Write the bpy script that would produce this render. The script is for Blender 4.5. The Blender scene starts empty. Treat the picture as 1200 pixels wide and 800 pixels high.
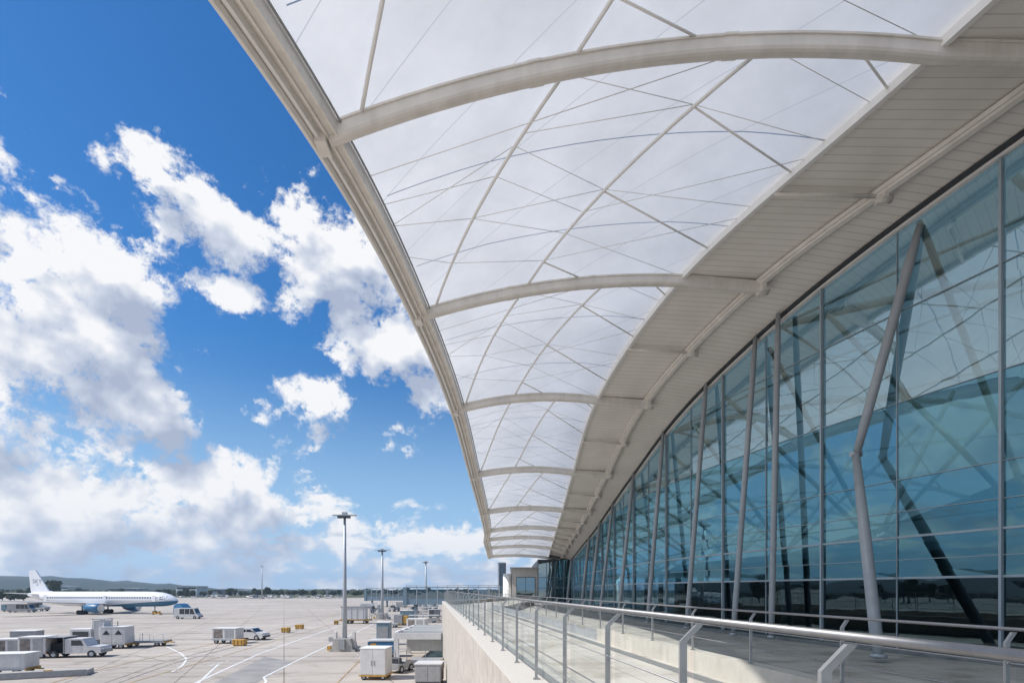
import bpy, math, random
from mathutils import Vector, Matrix
random.seed(7)
R = math.radians
scene = bpy.context.scene
COL = scene.collection
CZ = 7.0                      # eye height over the apron
# ------------------------------------------------------------------ helpers
class MB:
    def __init__(s): s.v=[]; s.f=[]; s.sm=[]
    def add(s, vs, fs, smooth=False):
        o=len(s.v); s.v+= [tuple(p) for p in vs]
        for f in fs: s.f.append(tuple(i+o for i in f)); s.sm.append(smooth)
        return s
    def box(s,cx,cy,cz,sx,sy,sz,rz=0.0,ch=0.0):
        """box centred at c; ch>0 chamfers the vertical and top edges"""
        c,n=math.cos(rz),math.sin(rz)
        hx,hy,hz=sx/2,sy/2,sz/2
        if ch<=0:
            P=[(-hx,-hy,-hz),(hx,-hy,-hz),(hx,hy,-hz),(-hx,hy,-hz),(-hx,-hy,hz),(hx,-hy,hz),(hx,hy,hz),(-hx,hy,hz)]
            F=[(0,3,2,1),(4,5,6,7),(0,1,5,4),(1,2,6,5),(2,3,7,6),(3,0,4,7)]
        else:
            def ring(a,z): 
                x,y=hx-a,hy-a; k=min(ch,x*.9,y*.9)
                return [(-x+k,-y,z),(x-k,-y,z),(x,-y+k,z),(x,y-k,z),(x-k,y,z),(-x+k,y,z),(-x,y-k,z),(-x,-y+k,z)]
            P=ring(0,-hz)+ring(0,hz-ch)+ring(ch,hz)
            F=[tuple(range(7,-1,-1)),tuple(range(16,24))]
            for a in (0,8):
                for i in range(8): j=(i+1)%8; F.append((a+i,a+j,a+8+j,a+8+i))
        return s.add([(cx+x*c-y*n,cy+x*n+y*c,cz+z) for x,y,z in P],F)
    def quad(s,a,b,c,d): return s.add([a,b,c,d],[(0,1,2,3)])
    def tube(s,pts,r,n=8,cap=True,radii=None):
        pts=[Vector(p) for p in pts]; rings=[]; up=None
        V=[]
        for i,p in enumerate(pts):
            t=(pts[min(i+1,len(pts)-1)]-pts[max(i-1,0)]).normalized()
            if up is None: up=Vector((0,0,1)) if abs(t.z)<.9 else Vector((1,0,0))
            a=t.cross(up).normalized(); b=a.cross(t).normalized(); up=b
            rr=radii[i] if radii else r
            for k in range(n):
                g=2*math.pi*k/n; V.append(p+a*rr*math.cos(g)+b*rr*math.sin(g))
        F=[]
        for i in range(len(pts)-1):
            for k in range(n):
                j=(k+1)%n; F.append((i*n+k,i*n+j,(i+1)*n+j,(i+1)*n+k))
        s.add(V,F,True)
        if cap:
            o=len(s.v)-len(V); s.f.append(tuple(o+k for k in range(n-1,-1,-1))); s.sm.append(False)
            e=o+(len(pts)-1)*n; s.f.append(tuple(e+k for k in range(n))); s.sm.append(False)
        return s
    def sweep(s,pts,prof,closed=True,smooth=False):
        """profile (side, up) swept along a path; side is horizontal, up is vertical"""
        pts=[Vector(p) for p in pts]; V=[]; n=len(prof)
        for i,p in enumerate(pts):
            t=pts[min(i+1,len(pts)-1)]-pts[max(i-1,0)]; t.normalize()
            a=Vector((t.y,-t.x,0)); a.normalize(); b=a.cross(t).normalized()
            for (x,z) in prof: V.append(p+a*x+b*z)
        F=[]
        m=n if closed else n-1
        for i in range(len(pts)-1):
            for k in range(m):
                j=(k+1)%n; F.append((i*n+k,(i+1)*n+k,(i+1)*n+j,i*n+j))
        s.add(V,F,smooth)
        if closed:
            o=len(s.v)-len(V); s.f.append(tuple(o+k for k in range(n))); s.sm.append(False)
            e=o+(len(pts)-1)*n; s.f.append(tuple(e+k for k in range(n-1,-1,-1))); s.sm.append(False)
        return s
    def prism(s,prof,y0,y1):
        """profile in x,z extruded along y"""
        n=len(prof); V=[(x,y0,z) for x,z in prof]+[(x,y1,z) for x,z in prof]
        F=[tuple(range(n)),tuple(range(2*n-1,n-1,-1))]
        for i in range(n): j=(i+1)%n; F.append((i,i+n,j+n,j))
        return s.add(V,F)
    def slab(s,poly,z0,z1):
        n=len(poly); V=[(x,y,z0) for x,y in poly]+[(x,y,z1) for x,y in poly]
        F=[tuple(range(n-1,-1,-1)),tuple(range(n,2*n))]
        for i in range(n): j=(i+1)%n; F.append((i,j,j+n,i+n))
        return s.add(V,F)
    def grid(s,rows,smooth=True):
        n=len(rows[0]); V=[p for r in rows for p in r]; F=[]
        for i in range(len(rows)-1):
            for k in range(n-1): F.append((i*n+k,i*n+k+1,(i+1)*n+k+1,(i+1)*n+k))
        return s.add(V,F,smooth)
    def cyl(s,p0,p1,r,n=14): return s.tube([p0,p1],r,n)
    def lathe(s,prof,n=24,cz=0.0,sy=1.0):
        """prof (x,r,zc): rings round the x axis"""
        V=[]; F=[]
        for x,r,zc in prof:
            for k in range(n):
                g=2*math.pi*k/n; V.append((x,r*sy*math.cos(g),zc+r*math.sin(g)))
        for i in range(len(prof)-1):
            for k in range(n):
                j=(k+1)%n; F.append((i*n+k,(i+1)*n+k,(i+1)*n+j,i*n+j))
        F.append(tuple(range(n))); F.append(tuple(range((len(prof)-1)*n+n-1,(len(prof)-1)*n-1,-1)))
        return s.add(V,F,True)
    def build(s,name,mat,parent=None,world=False):
        me=bpy.data.meshes.new(name); me.from_pydata(s.v,[],s.f)
        me.polygons.foreach_set('use_smooth',s.sm)
        me.materials.append(mat); me.update()
        o=bpy.data.objects.new(name,me); COL.objects.link(o)
        if parent is not None:
            o.parent=parent
            if world:
                r=parent
                while r.parent: r=r.parent
                if parent is r: o.matrix_parent_inverse=Matrix.Translation(-Vector(r.location))
        return o
def tag(o,label=None,cat=None,group=None,kind=None):
    if label: o['label']=label
    if cat: o['category']=cat
    if group: o['group']=group
    if kind: o['kind']=kind
    return o
def thing(name,label,cat,loc=(0,0,0),rz=0.0,group=None):
    o=bpy.data.objects.new(name,None); COL.objects.link(o); o.empty_display_size=.3
    o.location=loc; o.rotation_euler=(0,0,rz)
    return tag(o,label,cat,group)
def kids(o): return list(o.children)
def copy_tree(o,parent=None):
    c=o.copy(); COL.objects.link(c)
    if parent is not None: c.parent=parent
    for ch in kids(o): copy_tree(ch,c)
    return c
def dup(o,loc,rz,label=None,scale=None):
    c=copy_tree(o); c.location=loc; c.rotation_euler=(0,0,rz)
    if label: c['label']=label
    if scale: c.scale=scale
    return c
# ------------------------------------------------------------------ materials
def newmat(name):
    m=bpy.data.materials.new(name); m.use_nodes=True
    nt=m.node_tree; b=nt.nodes['Principled BSDF']; return m,nt,b
def mat(name,col,rough=.6,metal=0.0,var=.12,scale=3.0,bump=0.0,bscale=40.0,spec=.5,streak=0.0):
    m,nt,b=newmat(name); N=nt.nodes; L=nt.links
    b.inputs['Roughness'].default_value=rough; b.inputs['Metallic'].default_value=metal
    b.inputs['Specular IOR Level'].default_value=spec
    tc=N.new('ShaderNodeTexCoord')
    nz=N.new('ShaderNodeTexNoise'); nz.inputs['Scale'].default_value=scale; nz.inputs['Detail'].default_value=5
    L.new(tc.outputs['Object'],nz.inputs['Vector'])
    cr=N.new('ShaderNodeValToRGB'); cr.color_ramp.elements[0].position=.3; cr.color_ramp.elements[1].position=.7
    cr.color_ramp.elements[0].color=(*[c*(1-var) for c in col],1); cr.color_ramp.elements[1].color=(*[min(1,c*(1+var)) for c in col],1)
    L.new(nz.outputs['Fac'],cr.inputs['Fac'])
    out=cr.outputs['Color']
    if streak>0:
        mp=N.new('ShaderNodeMapping'); mp.inputs['Scale'].default_value=(1.6,1.6,.12); L.new(tc.outputs['Object'],mp.inputs['Vector'])
        n2=N.new('ShaderNodeTexNoise'); n2.inputs['Scale'].default_value=2.4; n2.inputs['Detail'].default_value=6; L.new(mp.outputs[0],n2.inputs['Vector'])
        r2=N.new('ShaderNodeValToRGB'); r2.color_ramp.elements[0].position=.35; r2.color_ramp.elements[1].position=.62
        r2.color_ramp.elements[0].color=(1-streak,1-streak*1.05,1-streak*1.15,1); r2.color_ramp.elements[1].color=(1,1,1,1)
        L.new(n2.outputs['Fac'],r2.inputs['Fac'])
        mx=N.new('ShaderNodeMixRGB'); mx.blend_type='MULTIPLY'; mx.inputs['Fac'].default_value=1
        L.new(out,mx.inputs['Color1']); L.new(r2.outputs['Color'],mx.inputs['Color2']); out=mx.outputs['Color']
    L.new(out,b.inputs['Base Color'])
    if bump>0:
        nb=N.new('ShaderNodeTexNoise'); nb.inputs['Scale'].default_value=bscale; nb.inputs['Detail'].default_value=6
        L.new(tc.outputs['Object'],nb.inputs['Vector'])
        bp=N.new('ShaderNodeBump'); bp.inputs['Strength'].default_value=bump; bp.inputs['Distance'].default_value=.02
        L.new(nb.outputs['Fac'],bp.inputs['Height']); L.new(bp.outputs['Normal'],b.inputs['Normal'])
    return m
M={}
M['steel']=mat('painted_steel',(.76,.725,.67),.45,var=.08,scale=1.6,streak=.07)
M['steel_light']=mat('white_steel',(.84,.83,.80),.4,var=.03)
M['column']=mat('column_paint',(.32,.345,.36),.42,var=.06)
M['dark']=mat('dark_paint',(.035,.042,.05),.5)
M['black']=mat('shade_black',(.012,.012,.014),.8)  # near-black colour that carries the shade inside the truck box and shelter
M['rubber']=mat('rubber',(.025,.025,.027),.8)
M['white']=mat('white_paint',(.62,.61,.60),.45,var=.08,scale=1.5,streak=.04)
M['wing']=mat('wing_paint',(.55,.56,.57),.35,var=.05)
M['plane_white']=mat('plane_paint',(.8,.81,.83),.25,var=.03)
M['grey']=mat('grey_paint',(.33,.335,.34),.5,streak=.04)
M['mullion']=mat('mullion_paint',(.33,.40,.44),.4,var=.05)
M['blue']=mat('blue_paint',(.03,.14,.28),.4)
M['bluegrey']=mat('blue_grey_paint',(.17,.25,.31),.5,streak=.1)
M['yellow']=mat('yellow_paint',(.5,.28,.05),.55,var=.2)
M['winglass']=mat('dark_glass',(.02,.03,.04),.08,var=.1,spec=.8)
M['inox']=mat('brushed_steel',(.27,.27,.275),.5,metal=.8,var=.08,scale=20)
M['inox_post']=mat('steel_post',(.36,.37,.37),.38,metal=.6,var=.08,scale=14)
M['galv']=mat('galvanised_steel',(.4,.43,.46),.5,metal=.3,var=.1,scale=6)
M['parapet']=mat('parapet_concrete',(.47,.43,.385),.85,var=.13,scale=2.3,bump=.5,bscale=26,streak=.10)
M['coping']=mat('coping_stone',(.58,.55,.51),.8,var=.12,scale=60,bump=.4,bscale=120)
M['lowwall']=mat('low_wall_render',(.56,.51,.45),.85,var=.08,bump=.25,bscale=30,streak=.12)
M['plinth']=mat('dark_slab',(.17,.18,.185),.6,var=.15)
M['beige']=mat('beige_cladding',(.5,.48,.45),.6,var=.06,streak=.1)
M['concrete']=mat('concrete_block',(.42,.40,.37),.85,var=.15,bump=.3)
M['far_white']=mat('far_hall',(.55,.57,.58),.6,var=.15,scale=.1)
M['far_roof']=mat('far_roof',(.30,.33,.35),.6)
M['interior']=mat('interior_panel',(.20,.25,.27),.6,var=.2,scale=.4)
M['floor_in']=mat('interior_floor',(.12,.13,.14),.35,var=.2,scale=.4)
M['bark']=mat('bark',(.06,.045,.03),.9)
M['pink']=mat('grubby_curtain',(.20,.175,.16),.8,var=.4)

def ground_mat():
    m,nt,b=newmat('apron_concrete'); N=nt.nodes; L=nt.links
    tc=N.new('ShaderNodeTexCoord'); 
    rot=N.new('ShaderNodeMapping'); rot.inputs['Rotation'].default_value=(0,0,R(-24)); L.new(tc.outputs['Object'],rot.inputs['Vector'])
    n1=N.new('ShaderNodeTexNoise'); n1.inputs['Scale'].default_value=.035; n1.inputs['Detail'].default_value=7; n1.inputs['Roughness'].default_value=.62
    L.new(tc.outputs['Object'],n1.inputs['Vector'])
    cr=N.new('ShaderNodeValToRGB'); e=cr.color_ramp.elements
    e[0].position=.32; e[0].color=(.41,.362,.31,1); e[1].position=.66; e[1].color=(.54,.485,.425,1)
    L.new(n1.outputs['Fac'],cr.inputs['Fac'])
    # slabs cast at different times
    br=N.new('ShaderNodeTexBrick'); br.offset=0; br.inputs['Scale'].default_value=1.0
    br.inputs['Brick Width'].default_value=7.5; br.inputs['Row Height'].default_value=7.5; br.inputs['Mortar Size'].default_value=.06; br.inputs['Mortar Smooth'].default_value=.3
    br.inputs['Color1'].default_value=(.93,.93,.94,1); br.inputs['Color2'].default_value=(1.05,1.04,1.03,1); br.inputs['Mortar'].default_value=(.5,.47,.44,1)
    L.new(rot.outputs[0],br.inputs['Vector'])
    mx=N.new('ShaderNodeMixRGB'); mx.blend_type='MULTIPLY'; mx.inputs['Fac'].default_value=1
    L.new(cr.outputs['Color'],mx.inputs['Color1']); L.new(br.outputs['Color'],mx.inputs['Color2'])
    # tyre tracks: streaks along the taxi direction
    mp=N.new('ShaderNodeMapping'); mp.inputs['Scale'].default_value=(.012,.45,1); mp.inputs['Rotation'].default_value=(0,0,R(-12)); L.new(tc.outputs['Object'],mp.inputs['Vector'])
    n2=N.new('ShaderNodeTexNoise'); n2.inputs['Scale'].default_value=1; n2.inputs['Detail'].default_value=4; n2.inputs['Distortion'].default_value=.6; L.new(mp.outputs[0],n2.inputs['Vector'])
    r2=N.new('ShaderNodeValToRGB'); r2.color_ramp.elements[0].position=.52; r2.color_ramp.elements[0].color=(1,1,1,1); r2.color_ramp.elements[1].position=.72; r2.color_ramp.elements[1].color=(.66,.63,.6,1)
    L.new(n2.outputs['Fac'],r2.inputs['Fac'])
    m2=N.new('ShaderNodeMixRGB'); m2.blend_type='MULTIPLY'; m2.inputs['Fac'].default_value=1
    L.new(mx.outputs['Color'],m2.inputs['Color1']); L.new(r2.outputs['Color'],m2.inputs['Color2'])
    # oil spots
    n3=N.new('ShaderNodeTexNoise'); n3.inputs['Scale'].default_value=.5; n3.inputs['Detail'].default_value=5; L.new(tc.outputs['Object'],n3.inputs['Vector'])
    r3=N.new('ShaderNodeValToRGB'); r3.color_ramp.elements[0].position=.24; r3.color_ramp.elements[0].color=(.6,.58,.56,1); r3.color_ramp.elements[1].position=.44; r3.color_ramp.elements[1].color=(1,1,1,1)
    L.new(n3.outputs['Fac'],r3.inputs['Fac'])
    m3=N.new('ShaderNodeMixRGB'); m3.blend_type='MULTIPLY'; m3.inputs['Fac'].default_value=1
    L.new(m2.outputs['Color'],m3.inputs['Color1']); L.new(r3.outputs['Color'],m3.inputs['Color2'])
    L.new(m3.outputs['Color'],b.inputs['Base Color']); b.inputs['Roughness'].default_value=.85
    return m
M['apron']=ground_mat()
M['asphalt']=mat('asphalt_patch',(.31,.295,.28),.9,var=.18,scale=.6)
M['line_white']=mat('white_marking',(.72,.71,.69),.7,var=.16,scale=1.5)
M['line_yellow']=mat('yellow_marking',(.42,.30,.15),.7,var=.3,scale=1.0)
M['field']=mat('field',(.085,.095,.045),.95,var=.35,scale=.01)
M['deck']=mat('deck_paving',(.56,.52,.47),.8,var=.10,scale=.8,bump=.15,bscale=40,streak=0)
def paving(m,bw,rh):
    nt=m.node_tree; N=nt.nodes; L=nt.links; b=N['Principled BSDF']; src=b.inputs['Base Color'].links[0].from_socket
    tc=N.new('ShaderNodeTexCoord'); mp=N.new('ShaderNodeMapping'); mp.inputs['Rotation'].default_value=(0,0,-math.atan(.158)); L.new(tc.outputs['Object'],mp.inputs['Vector'])
    br=N.new('ShaderNodeTexBrick'); br.offset=0; br.inputs['Scale'].default_value=1; br.inputs['Brick Width'].default_value=bw; br.inputs['Row Height'].default_value=rh; br.inputs['Mortar Size'].default_value=.012; br.inputs['Mortar Smooth'].default_value=.2
    br.inputs['Color1'].default_value=(.93,.93,.93,1); br.inputs['Color2'].default_value=(1.04,1.03,1.02,1); br.inputs['Mortar'].default_value=(.5,.48,.46,1); L.new(mp.outputs[0],br.inputs['Vector'])
    n=N.new('ShaderNodeTexNoise'); n.inputs['Scale'].default_value=.9; n.inputs['Detail'].default_value=8; n.inputs['Roughness'].default_value=.65; L.new(tc.outputs['Object'],n.inputs['Vector'])
    r=N.new('ShaderNodeValToRGB'); r.color_ramp.elements[0].position=.36; r.color_ramp.elements[0].color=(.74,.72,.69,1); r.color_ramp.elements[1].position=.52; L.new(n.outputs['Fac'],r.inputs['Fac'])
    a=N.new('ShaderNodeMixRGB'); a.blend_type='MULTIPLY'; a.inputs['Fac'].default_value=1; L.new(src,a.inputs['Color1']); L.new(br.outputs['Color'],a.inputs['Color2'])
    c=N.new('ShaderNodeMixRGB'); c.blend_type='MULTIPLY'; c.inputs['Fac'].default_value=1; L.new(a.outputs[0],c.inputs['Color1']); L.new(r.outputs['Color'],c.inputs['Color2']); L.new(c.outputs[0],b.inputs['Base Color'])
paving(M['deck'],1.3,2.4)
M['deck_shadow']=mat('deck_shadow_paint',(.19,.19,.19),.6,var=.1)  # dark tone standing in for the canopy edge beam's shadow on the deck

def membrane_mat():
    m,nt,b=newmat('membrane_fabric'); N=nt.nodes; L=nt.links
    N.remove(b); out=N['Material Output']
    tc=N.new('ShaderNodeTexCoord')
    n1=N.new('ShaderNodeTexNoise'); n1.inputs['Scale'].default_value=.35; n1.inputs['Detail'].default_value=7; n1.inputs['Roughness'].default_value=.65; L.new(tc.outputs['Object'],n1.inputs['Vector'])
    cr=N.new('ShaderNodeValToRGB'); e=cr.color_ramp.elements
    e[0].position=.3; e[0].color=(.53,.53,.525,1); e[1].position=.72; e[1].color=(.66,.655,.645,1); L.new(n1.outputs['Fac'],cr.inputs['Fac'])
    # welded seams across each bay
    sp=N.new('ShaderNodeSeparateXYZ'); L.new(tc.outputs['Object'],sp.inputs[0])
    ad=N.new('ShaderNodeMath'); ad.operation='MULTIPLY_ADD'; ad.inputs[1].default_value=.72; L.new(sp.outputs['X'],ad.inputs[0]); L.new(sp.outputs['Y'],ad.inputs[2])
    md=N.new('ShaderNodeMath'); md.operation='PINGPONG'; md.inputs[1].default_value=1.35; L.new(ad.outputs[0],md.inputs[0])
    lt=N.new('ShaderNodeMath'); lt.operation='LESS_THAN'; lt.inputs[1].default_value=.018; L.new(md.outputs[0],lt.inputs[0])
    mx=N.new('ShaderNodeMixRGB'); mx.inputs['Color2'].default_value=(.45,.45,.45,1); L.new(lt.outputs[0],mx.inputs['Fac']); L.new(cr.outputs['Color'],mx.inputs['Color1'])
    d=N.new('ShaderNodeBsdfDiffuse'); t=N.new('ShaderNodeBsdfTranslucent'); L.new(mx.outputs['Color'],d.inputs['Color']); L.new(mx.outputs['Color'],t.inputs['Color'])
    ms=N.new('ShaderNodeMixShader'); ms.inputs[0].default_value=.72; L.new(d.outputs[0],ms.inputs[1]); L.new(t.outputs[0],ms.inputs[2])
    tr=N.new('ShaderNodeBsdfTransparent'); tr.inputs['Color'].default_value=(.9,.93,1,1)
    m2=N.new('ShaderNodeMixShader'); m2.inputs[0].default_value=.07; L.new(ms.outputs[0],m2.inputs[1]); L.new(tr.outputs[0],m2.inputs[2])
    g=N.new('ShaderNodeBsdfGlossy'); g.inputs['Roughness'].default_value=.3
    m3=N.new('ShaderNodeMixShader'); m3.inputs[0].default_value=.03; L.new(m2.outputs[0],m3.inputs[1]); L.new(g.outputs[0],m3.inputs[2])
    L.new(m3.outputs[0],out.inputs['Surface'])
    return m
M['membrane']=membrane_mat()

def soffit_mat():
    m,nt,b=newmat('soffit_panels'); N=nt.nodes; L=nt.links
    tc=N.new('ShaderNodeTexCoord'); sp=N.new('ShaderNodeSeparateXYZ'); L.new(tc.outputs['Object'],sp.inputs[0])
    pp=N.new('ShaderNodeMath'); pp.operation='PINGPONG'; pp.inputs[1].default_value=.15; L.new(sp.outputs['Y'],pp.inputs[0])
    cr=N.new('ShaderNodeValToRGB'); e=cr.color_ramp.elements
    e[0].position=.0; e[0].color=(.60,.575,.535,1); e[1].position=.022; e[1].color=(.90,.86,.80,1); L.new(pp.outputs[0],cr.inputs['Fac'])
    n1=N.new('ShaderNodeTexNoise'); n1.inputs['Scale'].default_value=.7; n1.inputs['Detail'].default_value=6; L.new(tc.outputs['Object'],n1.inputs['Vector'])
    r2=N.new('ShaderNodeValToRGB'); r2.color_ramp.elements[0].position=.3; r2.color_ramp.elements[0].color=(.9,.9,.89,1); r2.color_ramp.elements[1].position=.7; L.new(n1.outputs['Fac'],r2.inputs['Fac'])
    mx=N.new('ShaderNodeMixRGB'); mx.blend_type='MULTIPLY'; mx.inputs['Fac'].default_value=1; L.new(cr.outputs['Color'],mx.inputs['Color1']); L.new(r2.outputs['Color'],mx.inputs['Color2'])
    L.new(mx.outputs['Color'],b.inputs['Base Color']); b.inputs['Roughness'].default_value=.5
    bp=N.new('ShaderNodeBump'); bp.inputs['Strength'].default_value=.6; bp.inputs['Distance'].default_value=.03
    cl=N.new('ShaderNodeMath'); cl.operation='MINIMUM'; cl.inputs[1].default_value=.03; L.new(pp.outputs[0],cl.inputs[0])
    L.new(cl.outputs[0],bp.inputs['Height']); L.new(bp.outputs['Normal'],b.inputs['Normal'])
    return m
M['soffit']=soffit_mat()
M['terrace']=mat('terrace_paving',(.42,.40,.37),.8,var=.12,scale=.7); paving(M['terrace'],1.2,1.2)

def glass_mat(name,tint,kmax,reflcol,rough=.0,wav=.0,f0=.3):
    m,nt,b=newmat(name); N=nt.nodes; L=nt.links; N.remove(b); out=N['Material Output']
    tr=N.new('ShaderNodeBsdfTransparent'); tr.inputs['Color'].default_value=(*tint,1)
    g=N.new('ShaderNodeBsdfGlossy'); g.inputs['Roughness'].default_value=rough; g.inputs['Color'].default_value=(*reflcol,1)
    fc=N.new('ShaderNodeLayerWeight'); fc.inputs['Blend'].default_value=.5
    lw=N.new('ShaderNodeMath'); lw.operation='POWER'; lw.inputs[1].default_value=5.0; L.new(fc.outputs['Facing'],lw.inputs[0])
    ma=N.new('ShaderNodeMath'); ma.operation='MULTIPLY_ADD'; ma.inputs[1].default_value=kmax; ma.inputs[2].default_value=f0; ma.use_clamp=True
    L.new(lw.outputs[0],ma.inputs[0])
    ms=N.new('ShaderNodeMixShader'); L.new(ma.outputs[0],ms.inputs[0]); L.new(tr.outputs[0],ms.inputs[1]); L.new(g.outputs[0],ms.inputs[2])
    if wav>0:
        tc=N.new('ShaderNodeTexCoord'); nz=N.new('ShaderNodeTexNoise'); nz.inputs['Scale'].default_value=.55; nz.inputs['Detail'].default_value=2; L.new(tc.outputs['Object'],nz.inputs['Vector'])
        bp=N.new('ShaderNodeBump'); bp.inputs['Strength'].default_value=1; bp.inputs['Distance'].default_value=wav; L.new(nz.outputs['Fac'],bp.inputs['Height'])
        L.new(bp.outputs['Normal'],g.inputs['Normal'])
    L.new(ms.outputs[0],out.inputs['Surface'])
    return m
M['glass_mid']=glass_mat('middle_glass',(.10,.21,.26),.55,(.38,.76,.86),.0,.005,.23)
M['glass']=glass_mat('facade_glass',(.11,.21,.25),.55,(.70,.88,.90),.0,.006,.38)
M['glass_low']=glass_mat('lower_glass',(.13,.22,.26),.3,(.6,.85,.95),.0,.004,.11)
M['railglass']=glass_mat('railing_glass',(.95,.975,.975),.35,(.85,.92,.95),.0,0,.012)
M['bridgeglass']=glass_mat('bridge_glass',(.35,.5,.56),.3,(.7,.85,.92),.0,.01,.25)

def leaf_mat(name,a,bcol):
    m,nt,b=newmat(name); N=nt.nodes; L=nt.links
    g=N.new('ShaderNodeObjectInfo'); tc=N.new('ShaderNodeTexCoord')
    nz=N.new('ShaderNodeTexNoise'); nz.inputs['Scale'].default_value=.6; nz.inputs['Detail'].default_value=4; L.new(tc.outputs['Object'],nz.inputs['Vector'])
    cr=N.new('ShaderNodeValToRGB'); cr.color_ramp.elements[0].position=.35; cr.color_ramp.elements[1].position=.65
    cr.color_ramp.elements[0].color=(*a,1); cr.color_ramp.elements[1].color=(*bcol,1); L.new(nz.outputs['Fac'],cr.inputs['Fac'])
    L.new(cr.outputs['Color'],b.inputs['Base Color']); b.inputs['Roughness'].default_value=.8
    return m
M['leaf']=leaf_mat('foliage',(.035,.05,.02),(.075,.09,.04))
M['leaf2']=leaf_mat('foliage_dry',(.06,.06,.03),(.10,.095,.05))

def hill_mat():
    m,nt,b=newmat('hill_cover'); N=nt.nodes; L=nt.links
    tc=N.new('ShaderNodeTexCoord'); mp=N.new('ShaderNodeMapping'); mp.inputs['Scale'].default_value=(.0018,.0018,.045); L.new(tc.outputs['Object'],mp.inputs['Vector'])
    nz=N.new('ShaderNodeTexNoise'); nz.inputs['Scale'].default_value=2.2; nz.inputs['Detail'].default_value=8; L.new(mp.outputs[0],nz.inputs['Vector'])
    cr=N.new('ShaderNodeValToRGB'); e=cr.color_ramp.elements
    e[0].position=.42; e[0].color=(.014,.032,.030,1); e[1].position=.62; e[1].color=(.034,.056,.048,1)
    L.new(nz.outputs['Fac'],cr.inputs['Fac']); L.new(cr.outputs['Color'],b.inputs['Base Color']); b.inputs['Roughness'].default_value=.95
    return m
M['hill']=hill_mat()
# ------------------------------------------------------------------ roof shape (heights are over the eye, y runs along the terminal)
Y0,DY=-13.4,9.0
XE=[-10.2,-8.6,-6.9,-4.83,-3.95,-3.3,-2.9,-2.64,-2.75,-3.3,-3.45,-3.57]
ZE=[10,11,11.8,12,12.05,11.06,9,7.4,6.6,6.45,6.1,5.4]
XB=[19,17,14.8,11.3,7.5,5.3,4.9,4.96,5.2,5.6,5.9,6.2]
ZB=[14.9,15,14.8,14.2,13.56,11.6,9.2,7.6,6.85,6.6,6.1,5.2]
BU=[1.2,1.2,1.1,1.0,.5,.45,.35,.3,.3,.3,.3,.3]
XK=[22.5,20.6,18.2,15.1,10.9,8.3,7.6,7.44,7.5,7.7,7.9,8.1]
XF=[27.5,24.4,20.5,16.7,13.4,10.95,9.75,9.4,9.5,9.6,9.6,9.6]
ZF=[14.6,14.8,14.8,14.2,13.2,11.3,9.0,7.45,6.5,5.9,5.1,4.3]
NR=12
def itp(T,y):
    q=(y-Y0)/DY; k=min(max(int(math.floor(q)),0),NR-2); t=q-k
    def d(i):
        if i==0: return T[1]-T[0]
        if i==NR-1: return T[-1]-T[-2]
        return (T[i+1]-T[i-1])/2
    a,b=T[k],T[k+1]; m0,m1=d(k),d(k+1)
    return (2*t**3-3*t*t+1)*a+(t**3-2*t*t+t)*m0+(-2*t**3+3*t*t)*b+(t**3-t*t)*m1
def roofz(s,y): return CZ+itp(ZE,y)*(1-s)+itp(ZB,y)*s+itp(BU,y)*4*s*(1-s)
def ribp(s,y,dz=0.0): return Vector((itp(XE,y)*(1-s)+itp(XB,y)*s,y,roofz(s,y)+dz))
def memb(s,y,dz=0.0):
    t=((y-Y0)/DY)%1.0
    bul=.14*math.sin(math.pi*t)*min(1,(s+.0)*4,(1-s)*6)
    return ribp(s,y,.30+max(0,bul)+dz)
def bound(y,dz=0.0): return ribp(1,y,dz)
def knuck(y,dz=0.0):
    xb,xf,xk=itp(XB,y),itp(XF,y),itp(XK,y); f=(xk-xb)/(xf-xb)
    return Vector((xk,y,CZ+itp(ZB,y)*(1-f)+itp(ZF,y)*f+.12+dz))
def fac(y,dz=0.0): return Vector((itp(XF,y),y,CZ+itp(ZF,y)+dz))
RIBY=[Y0+DY*i for i in range(NR)]
def frange(a,b,n): return [a+(b-a)*i/n for i in range(n+1)]
LONG=frange(RIBY[0],RIBY[-1],132)

T=thing('terminal_building','glass fronted terminal with a long white membrane canopy on curved ribs','terminal',(12,36,4.8))
# membrane bays
def nA(t): return (.40-.35*t,t)
def nB(t): return (.73-.33*t,t)
SEG=[(nA(0),nA(1),1),(nB(0),nB(1),1),
 (nB(.2),(.995,.43),2),(nB(.52),(.995,.82),2),(nB(.86),(.62,1),2),((.86,.0),(.995,.12),2),
 (nA(.26),nB(.52),0),(nA(.37),nB(.62),0),(nA(.54),nB(.72),0),(nA(.04),nB(.2),0),(nA(.75),nB(.86),0),
 (nA(.37),(.015,.33),0),(nA(.54),(.015,.44),0),((.015,.2),nB(.02),0),((.015,.44),nA(.26),0),(nA(.22),nB(.2),0),
 (nB(.2),(.995,.31),0),(nB(.52),(.995,.60),0),(nB(.72),(.97,.99),0),(nB(.02),(.995,.17),0),(nA(.54),nB(.52),0),(nA(.75),(.015,.62),0),
 (nB(.62),(.995,.38),0),(nB(.86),(.995,.66),0)]
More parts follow.
